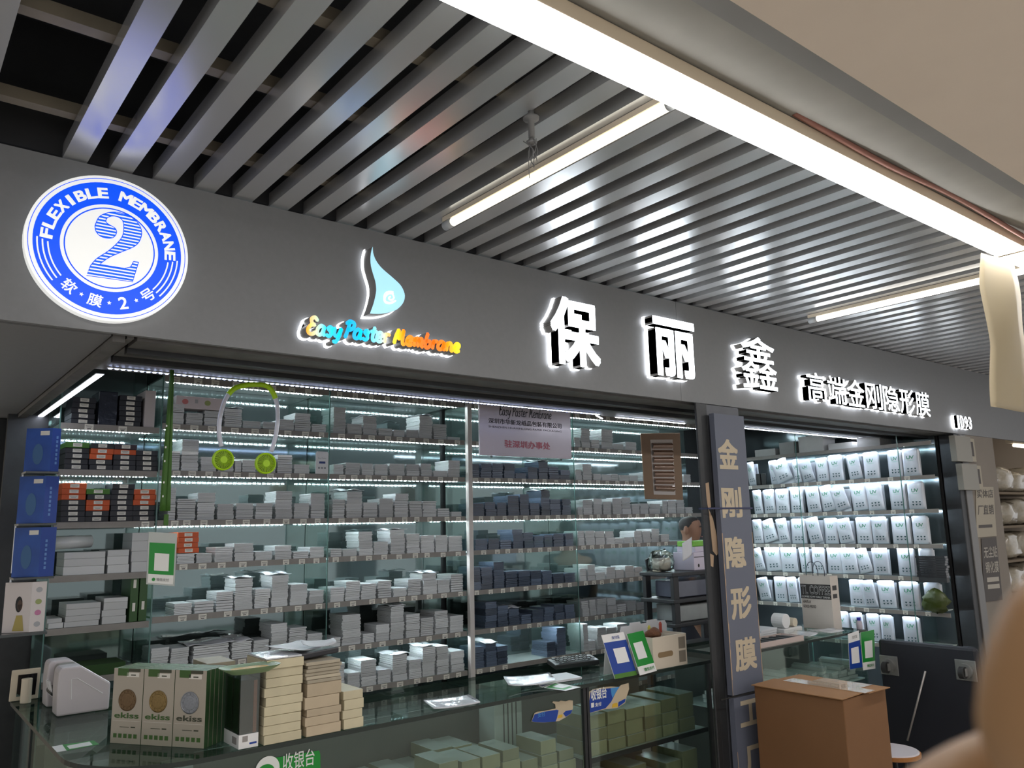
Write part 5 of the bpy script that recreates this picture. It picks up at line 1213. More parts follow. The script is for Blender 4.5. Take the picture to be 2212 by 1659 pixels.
at = lambda s, t, l=0: cA.lerp(cB, s).lerp(cD.lerp(cC, s), t)+Vector((0, -l, 0))
def cardq(m, s0, s1, t0, t1, l, k): m.prism([at(s0, t0, l), at(s1, t0, l), at(s1, t1, l), at(s0, t1, l)], (0, .0002, 0), k)
m = MB(); cardq(m, .05, .94, .03, .80, .0006, 1); cardq(m, .05, .94, .20, .80, .001, 0); cardq(m, .24, .75, .27, .60, .0014, 1)
c0 = at(.24, .10, .0014); m.prism([c0+Vector((.006*math.cos(q*math.pi/6), 0, .006*math.sin(q*math.pi/6))) for q in range(12)], (0, .0002, 0), 0)
m.build('card', [M_green, M_wtxt], ch)
m = MB(); me = text('微信支付', .005); b = bounds(me); m.add([at(.34+.44*(p.co.x-b[0])/(b[1]-b[0]), .075+.06*(p.co.y-b[2])/(b[3]-b[2]), .0018+p.co.z) for p in me.vertices], [tuple(p.vertices) for p in me.polygons]); m.build('lettering', M_ret, ch)
# company board hanging inside
BY = .95
bA, bB, bC, bD = on(1037, 983, Y=BY), on(1235, 991, Y=BY), on(1240, 872, Y=BY), on(1041, 864, Y=BY)
for p, q_ in ((bA, bD), (bB, bC)): q_.x = p.x; q_.z = bD.z
bB.z = bA.z
ob = MB().prism([bA, bB, bC, bD], (0, .012, 0)).build('hanging_board', mat('board_pearl', (.50, .45, .48), .3, .15), bevel=.001)
tag(ob, 'pearl grey company board with Chinese lettering hanging inside behind the lintel', 'board')
at = lambda s, t: Vector((bA.x+(bB.x-bA.x)*s, BY-.0012, bA.z+(bD.z-bA.z)*t)); WB = bB.x-bA.x; HB = bD.z-bA.z
m = MB(); pen = at(.20, .75); sc_ = WB*.60/sum(GL[c][0] for c in 'EasyPasterMembrane')*.9; ox = 0
for wd in ('Easy', 'Paster', 'Membrane'):
    for c in wd:
        w, sts = GL[c]
        for stt in sts:
            pts = cr_path(stt, 4) if len(stt) > 2 else [stt[0], ((stt[0][0]+stt[1][0])/2, (stt[0][1]+stt[1][1])/2), stt[1]]
            ribbon(m, [(pen.x+(ox+px+.12*py)*sc_, pen.z+py*sc_*1.25) for px, py in pts], [.05*sc_]*len(pts), BY-.0012, 0)
        ox += w
    ox += .25
put_text(m, '深圳市华新龙纸品包装有限公司', at(.09, .585), X_, Z_, WB*.80, HB*.10, 0, .012)
put_text(m, 'SHENZHEN HUAXINLONG PAPER PACKAGING', at(.09, .51), X_, Z_, WB*.80, HB*.035, 0, .0)
m.build('dark_lettering', M_ink, ob); m = MB(); put_text(m, '驻深圳办事处', at(.25, .16), X_, Z_, WB*.5, HB*.14, 0, .02); m.build('red_lettering', mat('print_red', (.35, .08, .10), .5), ob)
m = MB()
for s in (.12, .88):
    p = at(s, 0); m.cyl((p.x, BY+.002, p.z-.006), (p.x, BY+.01, p.z-.006), .006, n=10)
m.build('ring', M_dark, ob)
m = MB()
for s in (.1, .9): p = at(s, 1); m.tube([(p.x, BY+.006, p.z-.002), (p.x, BY+.006, 2.659)], .0015, 6)
m.build('hanging_wire', M_dark, ob)
# brown sample board
QY = .62
def plate(pts, y, th): return [on(*p, Y=y) for p in pts], th
qa = [on(*p, Y=QY) for p in ((1394, 1078), (1476, 1080), (1469, 935), (1384, 936))]
ob = MB().prism(qa, (0, .006, 0)).build('sample_board', mat('brown_board', rgb(128, 104, 82), .6, noise=.05), bevel=.002)
tag(ob, 'brown board with clear ribbed window hanging left of the pillar', 'board')
at = lambda s, t, l: qa[0].lerp(qa[1], s).lerp(qa[3].lerp(qa[2], s), t)+Vector((0, -l, 0))
m = MB(); m.prism([at(.22, .07, .0012), at(.79, .07, .0012), at(.79, .90, .0012), at(.22, .90, .0012)], (0, .001, 0)); fr_ = m.build('clear_window', mat('window_pale', (.42, .38, .36), .2, coat=.5), ob)
m = MB()
for k in range(7):
    for j in range(2):
        t0 = .12+.107*k; vs = []
        for i in range(7):
            b_ = i/6; vs += [at(.25, t0+.09*b_, .0014+.012*math.sin(math.pi*b_)), at(.76, t0+.09*b_, .0014+.012*math.sin(math.pi*b_))]
        if j == 0: m.add(vs, [(2*i, 2*i+1, 2*i+3, 2*i+2) for i in range(6)])
m.build('ribs', mat('amber_film', (.20, .11, .07), .12, .3, coat=1), fr_, smooth=True)
hk = on(1424, 934, Y=QY+.003); m = MB(); m.tube([(hk.x, QY+.003, hk.z-.004), (hk.x-.004, QY+.003, hk.z+.02), (hk.x, QY+.003, hk.z+.04), (hk.x, QY+.003, 2.31)], .0016, 6); m.build('hook', M_dark, ob)

# ---- stacked display boxes at the left side of the shop
M_bluebox = mat('blue_carton', rgb(22, 62, 145), .4, noise=.12, nscale=12); M_bluefront = mat('blue_carton_front', rgb(38, 80, 160), .4, noise=.3, nscale=14)
DBY = 1.25
def dbox(name, zp, zt, xl, xc, xr, mats, lab):
    pB = on(xc, zp, Y=DBY); pT = on(xc, zt, Y=DBY); z0, z1 = pB.z, pT.z; xw = on(xr, zp, Y=DBY).x
    m = MB(); a = Vector((pB.x, DBY, z0)); r = Vector((xw, DBY+.012, z0)); l = Vector((pB.x-.085, DBY+.07, z0)); bk = r+(l-a)
    m.prism([l, a, r, bk], (0, 0, z1-z0), 0, 0); m.m[-4:] = [1, 0, 0, 0]
    o = m.build(name, mats); return tag(o, lab, 'box', 'product cartons at the left side'), a, r, l, z0, z1
labs = ['topmost blue carton of the left side pile under the led tube', 'middle blue carton of the left side pile', 'lowest blue carton of the left side pile above the white one']
BXP = [(1018, 924, 60, 107, 127), (1130, 1028, 50, 92, 122), (1246, 1139, 45, 82, 116)]
prevz = None
for (zb, zt2, xl, xc, xr), lab in zip(BXP, labs):
    o, a, r, l, z0, z1 = dbox('blue_carton', zb, zt2, xl, xc, xr, [M_bluebox, M_bluefront], lab)
    m = MB(); nrm = (a-l).cross(Z_).normalized(); uu = (a-l)
    n2 = Vector((uu.y, -uu.x, 0)).normalized()
    m.prism([l+uu*(.5+.2*math.cos(q*math.pi/10))+Z_*(z1-z0)*(.40+.24*math.sin(q*math.pi/10))+n2*.0006 for q in range(20)], n2*.0003, 0); m.prism([l+uu*.55+Z_*((z1-z0)-.03)+n2*.0006, l+uu*.9+Z_*((z1-z0)-.03)+n2*.0006, l+uu*.9+Z_*((z1-z0)-.012)+n2*.0006, l+uu*.55+Z_*((z1-z0)-.012)+n2*.0006], n2*.0003, 1)
    w = (r-a).normalized(); n3 = Vector((w.y, -w.x, 0))
    for k in range(7): m.prism([a+w*.018+Z_*(.03+.018*k)+n3*.0006, a+w*.026+Z_*(.03+.018*k)+n3*.0006, a+w*.026+Z_*(.041+.018*k)+n3*.0006, a+w*.018+Z_*(.041+.018*k)+n3*.0006], n3*.0003, 2)
    m.build('print', [mat('print_teal', (.05, .14, .30), .5), M_tag, mat('print_lightblue', (.12, .25, .55), .5)], o)
    s = MB().box(l.x-.0, r.x+.002, DBY-.0, DBY+.12, z0-.009, z0-.001).build('glass_ledge', mat('dark_ledge', (.06, .07, .07), .2)); tag(s, 'small glass ledge carrying the %s' % lab.split(' of the')[0], 'ledge', 'glass ledges at the left side')
    fp = MB().tube([(l.x+.004, DBY+.11, z0-.2), (l.x+.004, DBY+.11, z0-.0095)], .004, 6)
    tag(fp.build('ledge_rod', M_alu), 'thin metal rod under the ledge of the %s' % lab.split(' of the')[0], 'rod', 'ledge rods')
o, a, r, l, z0, z1 = dbox('white_carton', 1366, 1258, 30, 62, 95, [mat('white_carton3', (.70, .64, .62), .45)]*2, 'white carton with a woman picture and fan icons, lowest of the left pile')
m = MB(); uu = a-l; n2 = Vector((uu.y, -uu.x, 0)).normalized(); w = (r-a); n3 = Vector((w.y, -w.x, 0)).normalized(); hh = z1-z0
def blob(m, o_, ax, s, t, rs_, rt, nn, k):
    m.prism([o_+ax*(s+rs_*math.cos(q*math.pi/8))+Z_*hh*(t+rt*math.sin(q*math.pi/8))+nn*.0006 for q in range(16)], nn*.0003, k)
blob(m, l, uu, .56, .56, .13, .16, n2, 0); blob(m, l, uu, .60, .54, .10, .11, n2, 1); m.prism([l+uu*.38+Z_*hh*.03+n2*.0012, l+uu*.80+Z_*hh*.03+n2*.0012, l+uu*.72+Z_*hh*.34+n2*.0012, l+uu*.5+Z_*hh*.34+n2*.0012], n2*.0003, 2)
for k, t in enumerate((.84, .60, .38, .15)): blob(m, a, w, .5, t, .22, .055, n3, 3+k % 3)
m.build('print', [M_ink, mat('print_skin', (.5, .33, .25), .5), mat('print_mustard', (.45, .36, .10), .5), MATS['icon_grey'], MATS['icon_olive'], mat('icon_pink', (.55, .2, .35), .5)], o)
tag(MB().box(l.x-.02, r.x+.01, DBY-.01, DBY+.14, z0-.012, z0-.001).build('glass_ledge', mat('dark_ledge', (.06, .07, .07), .2)), 'lowest glass ledge carrying the white woman carton', 'ledge', 'glass ledges at the left side')

# ================================================================== RIGHT SIDE
# pillar banner
M_ban = mat('banner_slate', rgb(98, 103, 118), .6, noise=.05, nscale=5); M_banl = mat('banner_cream', rgb(190, 176, 152), .6); M_rag = mat('torn_edge', rgb(175, 150, 125), .8)
BNY = -.045
def banner(zt, zb, xl0, xr0, lab, chars):
    a, b, c, d = [Vector(p) for p in ((xl0, BNY, zb), (xr0, BNY, zb), (xr0, BNY, zt), (xl0, BNY, zt))]
    o = MB().prism([a, b, c, d], (0, .03, 0)).build('banner_board', M_ban); tag(o, lab, 'banner', 'pillar banner boards')
    m = MB()
    for ch, (px, py), w, h in chars:
        p = on(px, py, Y=BNY-.001); put_text(m, ch, (p.x-w/2, BNY-.001, p.z-h/2), X_, Z_, w, h, 0, .03)
    m.build('lettering', M_banl, o)
    m = MB(); zz = zb
    while zz < zt-.02:
        h = R_(.02, .07); wv = R_(.002, .007)
        if zz < zb+(zt-zb)*.55: m.box(xl0-.0005, xl0+wv, BNY-.0008, BNY-.0001, zz, min(zt, zz+h)); m.box(xr0-wv*.7, xr0+.0005, BNY-.0008, BNY-.0001, zz, min(zt, zz+h))
        zz += h
    m.build('worn_edge', M_rag, o); return o
zs_ = on(1600, 1501, Y=BNY).z
bc = [('金', (1573, 981), .165, .155), ('刚', (1581, 1085), .165, .155), ('隐', (1589, 1193), .165, .155), ('形', (1601, 1302), .165, .155), ('膜', (1611, 1412), .175, .155)]
banner(2.245, zs_+.004, 3.345, 3.598, 'slate banner board on the pillar reading 金刚隐形膜 in cream characters', bc)
banner(zs_-.004, .25, 3.35, 3.602, 'lower slate banner board on the pillar reading 工厂', [('工', (1622, 1538), .175, .12), ('厂', (1634, 1640), .175, .14)])
m = MB(); p = on(1560, 1098, Y=-.05)
m.box(3.245, 3.612, -.0495, -.0465, p.z-.004, p.z+.004).box(3.244, 3.247, -.0465, .01, p.z-.004, p.z+.004); tag(m.build('strap', mat('strap_navy', (.02, .025, .08), .5)), 'navy strap tied across the pillar banner at head height', 'strap')
m = MB(); m.box(3.246, 3.618, -.0500, -.0470, zs_-.003, zs_+.003); tag(m.build('strap', M_ink), 'black strap across the pillar between the two banner boards', 'strap')
for k, pts in enumerate((((1522, 1045), (1531, 1042), (1536, 1095), (1530, 1100)), ((1531, 1100), (1540, 1120), (1556, 1190), (1548, 1200), (1540, 1190)), ((1533, 1195), (1542, 1200), (1541, 1225), (1534, 1222)))):
    tag(MB().prism([on(*p_, Y=-.008) for p_ in pts], (0, .002, 0)).build('torn_paper', M_rag), 'cream torn paper scrap on the pillar left of the banner, %s from top' % ORD[k+1], 'paper scrap', 'torn paper scraps')
# right counter
rc = empty('glass_counter', (4.35, .35, 0), 'glass display counter right of the pillar carrying the coffee bag', 'counter')
ra, rb_ = Vector((3.66, .175, CZ)), Vector((5.045, .175, CZ))
m = MB(); pts = [ra, rb_, rb_+Vector((0, .42, 0)), ra+Vector((0, .42, 0))]
m.prism([p-Z_*.014 for p in pts], (0, 0, .014), 0, 1); m.m[-6:] = [0, 0, 1, 1, 1, 1]; m.build('glass_top', [M_glasst, MATS['counter_edge']], rc)
MB().box(3.67, 5.03, .185, .189, .1, CZ-.016).box(5.031, 5.035, .185, .585, .1, CZ-.016).build('front_pane', M_glass, rc)
MB().box(3.68, 5.02, .2, .58, .70, .708).build('inner_shelf', MATS['shelf_glass'], rc)
MB().box(3.67, 5.03, .586, .59, .1, CZ-.016).build('back_board', mat('counter_back', (.08, .08, .075), .5), rc)
MB().box(3.67, 5.03, .19, .58, 0, .09).build('plinth', M_dark, rc)
for k in range(12):
    x = 3.74+.105*k; n = 3+k % 3
    for q in range(n):
        tag(MB().ob((x+.045, .34+.01*(q % 2), .7195+.021*q), (.044, .006*(q-1), 0), (0, .11, 0), (0, 0, .0098)).build('film_sheet_pack', mat('film_sheets2', (.72, .74, .73), .25, vary=.2, coat=.5), bevel=.001), 'film sheet pack inside the right counter, %s up in %s pile' % (ORD[q+1], ORD[k+1]), 'film pack', 'sheet packs inside the right counter')
# things on the right counter
BX = on(1740, 1355, Z=CZ)
bgx, by1, by0 = BX.x-.02, BX.y, BX.y-.215
bz = on(1735, 1243, X=bgx).z
e = empty('coffee_bag', (bgx+.04, (by0+by1)/2, CZ), 'white paper TL COFFEE carrier bag standing on the right counter', 'bag')
M_bag = mat('bag_paper', (.60, .55, .50), .55, noise=.03)
bz0 = ZC; dpt = .095
m = MB(); t = .0012
m.box(bgx, bgx+t, by0, by1, bz0, bz).box(bgx+dpt-t, bgx+dpt, by0, by1, bz0, bz).box(bgx+t, bgx+dpt-t, by0, by0+t, bz0, bz).box(bgx+t, bgx+dpt-t, by1-t, by1, bz0, bz).box(bgx+t, bgx+dpt-t, by0+t, by1-t, bz0, bz0+t)
body_ = m.build('body', M_bag, e)
m = MB(); f = bgx-.0008; hB = bz-bz0; wB = by1-by0
m.box(f, bgx-.0002, by0, by1, bz0+hB*.56, bz0+hB*.84); m.box(bgx+.02, bgx+.07, by0-.0008, by0-.0002, bz0+hB*.73, bz0+hB*.82).box(bgx+.02, bgx+.07, by0-.0008, by0-.0002, bz0+hB*.58, bz0+hB*.66)
put_text(m, 'HAVE A', (f, by1-.012, bz0+hB*.475), -Y_, Z_, wB*.26, hB*.06, 0, .02); put_text(m, 'GOOD MOOD', (f, by1-.012, bz0+hB*.385), -Y_, Z_, wB*.42, hB*.055, 0, .02)
bk_ = m.build('black_print', mat('print_black', (.03, .028, .028), .5), body_)
m = MB(); put_text(m, 'TL COFFEE', (f-.0005, by1-.006, bz0+hB*.645), -Y_, Z_, wB*.95, hB*.17, 0, .024); put_text(m, 'COFFEE IS MY DAILY DRINK', (f-.0005, by1-.006, bz0+hB*.58), -Y_, Z_, wB*.94, hB*.035, 0, .01)
m.build('white_print', M_wtxt, body_)
m = MB(); put_text(m, 'TL COFFEE', (f-.0014, by1-.0072, bz0+hB*.6505), -Y_, Z_, wB*.938, hB*.159, 0, 0); m.build('letter_fill', mat('print_black', (.03, .028, .028), .5), body_)
for x in (bgx+.008, bgx+dpt-.008):
    c = (by0+by1)/2+.02; P = cr_path([(x, c+.04, bz-.03), (x, c+.042, bz+.03), (x, c+.025, bz+.075), (x, c, bz+.088), (x, c-.025, bz+.075), (x, c-.042, bz+.03), (x, c-.04, bz-.03)], 5)
    MB().tube(P, .0022, 8).build('handle', mat('cord_navy', (.02, .025, .05), .6), e, smooth=True)
# tape machine, papers, tray, bottle
tm = on(1690, 1345, Z=CZ+.03)
e = empty('tape_machine', (tm.x, tm.y, CZ), 'white rounded tape machine behind papers at the left of the coffee bag', 'machine')
MB().box(4.52, 4.72, .42, .52, ZC, CZ+.03).build('base', M_white, e, bevel=.006)
MB().tube([(4.56, .43, CZ+.075), (4.56, .51, CZ+.075)], .044, 20).build('drum', M_white, e, smooth=False)
MB().tube([(4.665, .435, CZ+.058), (4.665, .505, CZ+.058)], .027, 18).build('roll', M_cream, e, smooth=False)
for k in range(4): tag(MB().ob((4.30+.01*k, .47, ZC+.006+.0125*k), (.10, .004*k, 0), (0, .07, 0), (0, 0, .0058)).build('book', M_pap, bevel=.001), 'white booklet, %s up in the pile left of the tape machine' % ORD[k+1], 'booklet', 'white booklets on the right counter')
for k in range(4): tag(MB().ob((3.80, .255, ZC+.007+.0145*k), (.06, .003*k, 0), (0, .06, 0), (0, 0, .0068)).build('booklet', M_cp3, bevel=.001), 'cream booklet, %s up in the pile next to the pillar' % ORD[k+1], 'booklet', 'cream booklets by the pillar')
e = empty('brush_tray', (4.12, .28, CZ), 'pale tray of black brush strips on the right counter by the pillar', 'tray')
m = MB().box(3.93, 4.36, .19, .34, ZC, CZ+.006); m.box(3.93, 4.36, .19, .194, CZ+.006, CZ+.03).box(3.93, 4.36, .336, .34, CZ+.006, CZ+.03).box(3.93, 3.935, .194, .336, CZ+.006, CZ+.03).box(4.355, 4.36, .194, .336, CZ+.006, CZ+.03); m.build('tray', mat('tray_pinkish', (.55, .45, .42), .5), e)
m = MB()
for k in range(11): m.box(3.95+.036*k, 3.978+.036*k, .21, .32, CZ+.0065, CZ+.022+.004*(k % 2))
m.build('brushes', M_ink, e)
sheet('clear_sheet', (4.50, .30, ZC+.012), (.10, .02, 0), (-.02, .07, 0), mat('clear_film', (.66, .68, .72), .12), 'clear film sheet lying before the tape machine', .012)
sheet('clear_sheet', (4.75, .28, ZC+.010), (.09, -.02, 0), (.01, .06, 0), mat('clear_film', (.66, .68, .72), .12), 'clear film sheet lying before the coffee bag', .010)
bt = on(1861, 1358, Z=CZ); bt.y = .50; bt = on(1861, 1358, Y=.45); bt = Vector((on(1861, 1350, Y=.45).x, .45, CZ))
bt = Vector((5.012, on(1861, 1345, X=5.012).y, CZ)); bt.y = max(bt.y, .20)
e = empty('bottle', bt, 'small clear bottle with a blue cap right of the coffee bag', 'bottle')
MB().lathe([(.017, .0008), (.018, .003), (.018, .045), (.010, .056)], bt, 18).build('body', mat('bottle_clear', (.4, .36, .42), .1, coat=.8), e, smooth=True); MB().lathe([(.012, .0565), (.0125, .058), (.0125, .074), (.011, .0745)], bt, 18).build('cap', mat('cap_blue', (.01, .02, .35), .35), e, smooth=False)
for nm, pts, mt, lab, word in (('blue', ((1836, 1446), (1863, 1441), (1855, 1362), (1832, 1370)), M_blue, 'blue payment plate fixed on the right counter pane, left one', '支付宝'), ('green', ((1865, 1448), (1891, 1444), (1888, 1360), (1859, 1366)), M_green, 'green payment plate fixed on the right counter pane, right one', '微信支付')):
    P = [on(*p, Y=.165) for p in pts]
    if nm == 'blue': bands = [(0, 1, 0, .74, mt), (.18, .82, .14, .58, M_white)]; wd = (word, .3, .75, .83, .92, M_ret)
    else: bands = [(0, 1, .2, 1, mt), (.22, .82, .30, .74, M_white)]; wd = (word, .3, .85, .07, .14, M_green)
    o, at, _ = quad_plate('payment_plate', P[0], P[1], P[3], P[2], lab, bands); add_word(o, at, *wd); tag(o, lab, 'payment plate', 'payment plates on the right counter')
# cardboard carton
M_card = mat('cardboard', rgb(118, 82, 50), .75, noise=.06, nscale=8); M_tape = mat('packing_tape', rgb(190, 160, 130), .15, coat=.8, bump=.3, nscale=30)
KZ = .92; kx0, kx1, ky0, ky1 = 3.40, 3.77, -.585, -.13
e = empty('cardboard_carton', ((kx0+kx1)/2, (ky0+ky1)/2, 0), 'tall brown cardboard carton with taped flaps in front of the pillar', 'carton')
MB().box(kx0, kx1, ky0, ky1, .0, KZ).build('body', M_card, e, bevel=.004)
m = MB(); m.ob((kx0+.08, (ky0+ky1)/2, KZ+.006), (.095, 0, .002), (0, (ky1-ky0)/2+.004, 0), (0, 0, .0018)); m.ob((kx1-.10, (ky0+ky1)/2-.02, KZ+.007), (.095, 0, -.001), (0, (ky1-ky0)/2+.006, 0), (0, 0, .0018)); m.build('flap', mat('cardboard_top', rgb(150, 110, 72), .7, noise=.08, nscale=10), e)
m = MB(); m.ob(((kx0+kx1)/2+.01, (ky0+ky1)/2-.04, KZ+.0105), (.045, 0, 0), (0, (ky1-ky0)/2-.02, 0), (0, 0, .0008)); m.box((kx0+kx1)/2+.035, kx1-.02, ky0+.05, ky1-.16, KZ+.0102, KZ+.0112); m.build('tape', M_tape, e)
# black trolley on end
TX = 5.10
ty0, ty1, tzt = on(2108, 1397, X=TX).y, on(1895, 1382, X=TX).y, on(1990, 1389, X=TX).z
e = empty('platform_trolley', (TX, (ty0+ty1)/2, 0), 'black platform trolley stood on end, castors facing out, at the right opening', 'trolley')
MB().box(TX, TX+.04, ty0, ty1, .02, tzt).build('platform', mat('trolley_black', (.014, .015, .022), .5), e, bevel=.02)
for (px, py) in ((1921, 1437), (2087, 1448)):
    c = on(px, py, X=TX)
    k_ = MB().box(TX-.006, TX-.0005, c.y-.058, c.y+.058, c.z-.058, c.z+.058); cp_ = k_.build('castor_plate', mat('zinc', (.32, .32, .31), .4, .7, noise=.2), e, bevel=.003)
    m = MB(); m.cyl((TX-.03, c.y, c.z), (TX-.0062, c.y, c.z), .042, n=24); m.build('swivel', mat('zinc', (.32, .32, .31), .4, .7), cp_)
    m = MB(); m.cyl((TX-.048, c.y-.014, c.z-.008), (TX-.048, c.y+.014, c.z-.008), .034, n=24, m=0); m.build('wheel', M_ink, cp_)
    m = MB()
    for s in (-1, 1): m.box(TX-.062, TX-.0302, c.y+.02*s-.002, c.y+.02*s+.002, c.z-.025, c.z+.018)
    m.build('fork', mat('zinc', (.32, .32, .31), .4, .7), cp_)
a, b = on(1999, 1450, X=TX-.03), on(1960, 1600, X=TX-.06); MB().tube([tuple(a), tuple(b)], .006, 8).build('pull_rod', mat('rod_steel', (.45, .42, .4), .35, .5), e, smooth=True)
sc_ = on(1925, 1622, Z=.52); 
e = empty('round_stool', (sc_.x, sc_.y, 0), 'round white stool with tan rim behind the cardboard carton', 'stool')
srx = .135
MB().lathe([(.01, .50), (srx, .50), (srx+.004, .503), (srx+.004, .52), (srx, .521)], (sc_.x, sc_.y, 0), 36).build('rim', mat('stool_tan', rgb(165, 110, 55), .5), e); MB().lathe([(.01, .5212), (srx-.002, .5212), (srx-.006, .527), (.01, .528)], (sc_.x, sc_.y, 0), 36).build('seat', mat('stool_white', (.62, .58, .62), .4), e, smooth=False)
for k in range(3):
    a = k*2.094+.3; MB().tube([(sc_.x+.11*math.cos(a), sc_.y+.11*math.sin(a), 0), (sc_.x+.08*math.cos(a), sc_.y+.08*math.sin(a), .499)], .011, 8).build('leg', M_dark, e)
# notices on the right pillar
M_not = mat('notice_cream', (.36, .32, .25), .6); M_notd = mat('notice_dark', (.06, .05, .046), .6); M_notw = mat('notice_print', (.4, .37, .32), .6)
def notice(px, y, mt, lab, words, inkm, name='notice', depth=.004):
    P = [on(*p, Y=y) for p in px]; o = MB().prism(P, (0, depth, 0)).build(name, mt); tag(o, lab, 'notice', 'notices on the right pillar')
    at = lambda s, t: P[0].lerp(P[1], s).lerp(P[3].lerp(P[2], s), t)+Vector((0, -.0008, 0))
    m = MB()
    for w, s0, s1, t0, t1 in words:
        if w:
            me = text(w, .01); b = bounds(me); m.add([at(s0+(s1-s0)*(v_.co.x-b[0])/(b[1]-b[0]), t0+(t1-t0)*(v_.co.y-b[2])/(b[3]-b[2]))-Y_*v_.co.z for v_ in me.vertices], [tuple(p.vertices) for p in me.polygons])
        else: m.prism([at(s0, t0), at(s1, t0), at(s1, t1), at(s0, t1)], (0, .0004, 0))
    m.build('print', inkm, o); return o
notice(((2110, 1161), (2153, 1158), (2146, 1052), (2108, 1052)), -.006, M_not, 'cream notice reading 实体店 厂直销 on the right pillar', [('实体店', .05, .95, .78, .95), ('厂直销', .08, .92, .44, .64), ('', .1, .8, .18, .24)], M_notd)
notice(((2127, 1300), (2166, 1296), (2152, 1160), (2120, 1163)), -.006, M_notd, 'dark notice reading 无尘贴 钢化膜 below the cream one', [('无尘贴', .1, .95, .68, .86), ('钢化膜', .15, .95, .44, .62), ('', .2, .9, .30, .37), ('', .22, .9, .19, .26)], M_notw)
for k, (pa, pb, pc, pd) in enumerate((((2069, 996), (2102, 994), (2098, 944), (2066, 946)), ((2084, 1058), (2117, 1056), (2110, 1003), (2080, 1004)))):
    P = [on(*p, Y=-.055) for p in (pa, pb, pc, pd)]
    P2 = [P[0], Vector((P[1].x, -.055, P[0].z)), Vector((P[1].x, -.055, P[2].z)), Vector((P[0].x, -.055, P[2].z))]
    o = MB().prism(P2, (0, .044, 0)).build('switch_box', mat('box_greyish', (.25, .24, .21), .5), bevel=.003); tag(o, '%s pale box mounted at the top of the right pillar' % ('upper' if k == 0 else 'lower'), 'box', 'pale boxes on the right pillar')
    q0 = P2[1]; m = MB(); m.box(q0.x+.012, q0.x+.15, -.02, -.0105, q0.z+.01, P2[2].z-.004, 0); m.box(q0.x+.03, q0.x+.12, -.0212, -.0202, q0.z+.05, P2[2].z-.03, 1); o = m.build('picture_notice', [M_not, M_notd]); tag(o, '%s small picture notice right of the pale box on the right pillar' % ('upper' if k == 0 else 'lower'), 'notice', 'picture notices on the right pillar')
# neighbouring stall with wrapped goods
sbox('wall_neighbour', 6.95, 16, .80, .85, 0, 2.8, mat('stall_wall', (.22, .17, .115), .8))
sbox('ceiling', 6.95, 16, .06, .79, 2.72, 2.76, M_brown)
M_wrap = mat('wrapped_goods', (.50, .45, .36), .2, coat=.9, bump=.6, nscale=9, noise=.25)
WBM = []
for q in range(4):
    rnd = random.Random(40+q); m = MB(); NI, NJ = 9, 16; vs = []
    for i in range(NI):
        for j in range(NJ):
            u = -math.pi/2+math.pi*i/(NI-1); w = j*2*math.pi/NJ; sp_ = lambda x, e: math.copysign(abs(x)**e, x)
            rr = 1 if i in (0, NI-1) else rnd.uniform(.82, 1.06)
            vs.append((.5*sp_(math.cos(u), .35)*sp_(math.cos(w), .45)*rr, .5*sp_(math.cos(u), .35)*sp_(math.sin(w), .45)*rr, .5+.5*sp_(math.sin(u), .5)*(1 if i == 0 else rnd.uniform(.92, 1.02))))
    m.add(vs, [(i*NJ+j, i*NJ+(j+1) % NJ, (i+1)*NJ+(j+1) % NJ, (i+1)*NJ+j) for i in range(NI-1) for j in range(NJ)])
    o = m.build('wrapped_bundle', M_wrap, origin=(0, 0, 0), smooth=True); WBM.append(o.data); bpy.data.objects.remove(o)
for r in range(5):
    z = 1.9-.30*r
    tag(MB().box(7.0, 9.6, .35, .79, z-.02, z).build('stall_shelf', MATS['stall_wall']), 'shelf of the neighbouring stall, %s from top' % ORD[r+1], 'shelf', 'shelves of the neighbouring stall')
    for c in range(7):
        w = R_(.26, .32); h = R_(.19, .265)
        o = bpy.data.objects.new('wrapped_bundle', WBM[(r*3+c) % 4]); COL.objects.link(o); o.location = (7.2+.335*c, .54, z+.001); o.scale = (w, .34, h)
        tag(o, 'crinkled clear wrapped bundle, %s along the %s shelf of the neighbouring stall' % (ORD[c+1], ORD[r+1]), 'bundle', 'wrapped bundles in the neighbouring stall')
nl = on(2200, 963, Y=.25); e = empty('tube_lamp', (nl.x+.5, .25, nl.z), 'short glowing tube lamp in the neighbouring stall at the far right', 'tube light')
MB().tube([(nl.x-.10, .25, nl.z), (nl.x+1.2, .25, nl.z)], .016, 12).build('tube', mat('tube_warm', (1, 1, 1), .5, emit=(1, .88, .7), es=1.6), e, smooth=True); MB().box(nl.x-.2, nl.x+1.3, .22, .28, nl.z+.017, 2.719).build('batten', M_house, e)

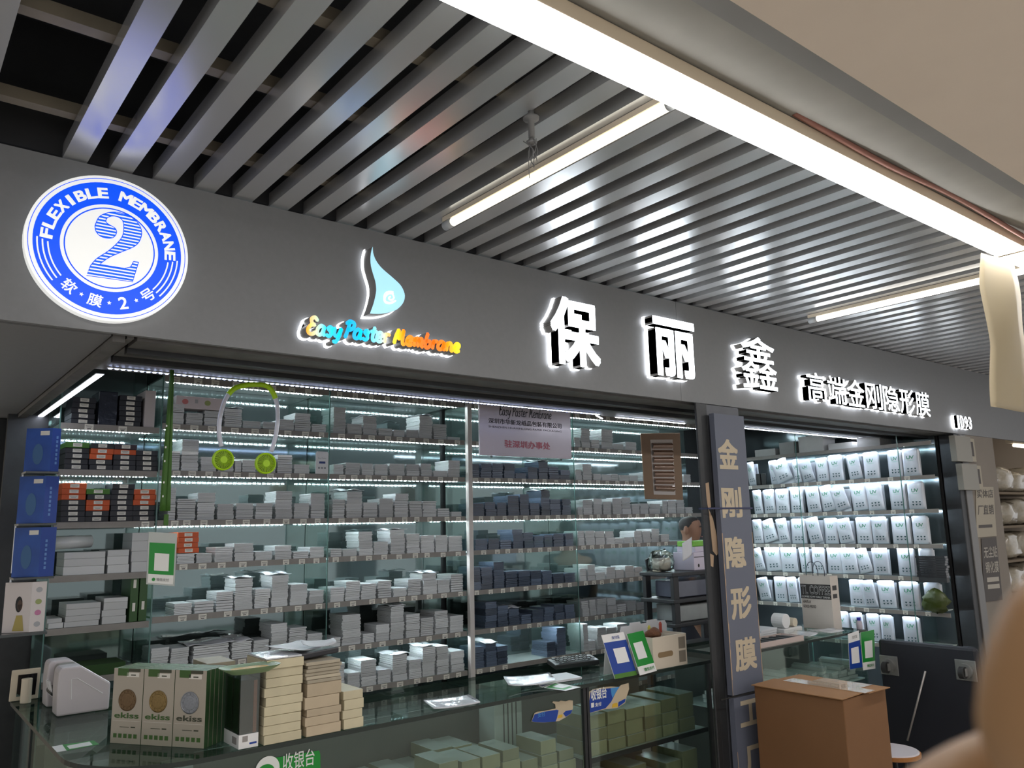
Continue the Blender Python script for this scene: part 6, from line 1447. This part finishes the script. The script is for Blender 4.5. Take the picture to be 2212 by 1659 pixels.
# ================================================================== THE PHOTOGRAPHER'S HAND AT THE LENS
def cam_pt(px, py, d): return CAM+(RT*((px-W/2)/FOC)-UP*((py-H/2)/FOC)+FW)*d
D = .12; K = D/FOC
palm = cam_pt(2760, 1960, D+.015)
hand = [[('palm', palm, (.036, .02)), ('p2', cam_pt(2620, 1780, D+.012), (.034, .018)), ('t0', cam_pt(2360, 1690, D-.008), .0115), ('t1', cam_pt(2252, 1555, D-.022), .0088), ('t2', cam_pt(2292, 1380, D-.028), .0074), ('t3', cam_pt(2335, 1235, D-.03), .0055)],
        [('palm', palm, .03), ('i0', cam_pt(2500, 1740, D+.006), .0125), ('i1', cam_pt(2260, 1680, D+.004), .0105), ('i2', cam_pt(2080, 1738, D+.006), .0095), ('i3', cam_pt(1930, 1830, D+.010), .008)],
        [('palm', palm, .03), ('m0', cam_pt(2500, 1960, D+.016), .0115), ('m1', cam_pt(2290, 1960, D+.018), .010), ('m2', cam_pt(2120, 2020, D+.024), .009), ('m3', cam_pt(2010, 2100, D+.03), .0075)],
        [('palm', palm, .03), ('r0', cam_pt(2560, 2110, D+.02), .011), ('r1', cam_pt(2360, 2160, D+.024), .0095), ('r2', cam_pt(2210, 2230, D+.03), .0085), ('r3', cam_pt(2130, 2310, D+.036), .007)],
        [('palm', palm, .03), ('l0', cam_pt(2680, 2250, D+.022), .010), ('l1', cam_pt(2530, 2340, D+.026), .0085), ('l2', cam_pt(2420, 2420, D+.032), .0075), ('l3', cam_pt(2360, 2490, D+.036), .006)],
        [('palm', palm, .03), ('w', cam_pt(3080, 2240, D+.02), .026), ('fa', palm+RT*.12-UP*.17-FW*.06, .036), ('el', palm+RT*.20-UP*.30-FW*.16, .044)]]
hobj = skin('person', hand, mat('skin_hand', rgb(165, 128, 90), .5, noise=.05, nscale=60))
tag(hobj, 'blurred fingers of a person holding up a hand close at the lower right', 'person')

# ================================================================== WORLD LIGHT
w = bpy.data.worlds.new('world'); S.world = w; w.use_nodes = True
w.node_tree.nodes['Background'].inputs[0].default_value = (.60, .60, .61, 1); w.node_tree.nodes['Background'].inputs[1].default_value = .85
bpy.context.view_layer.update()
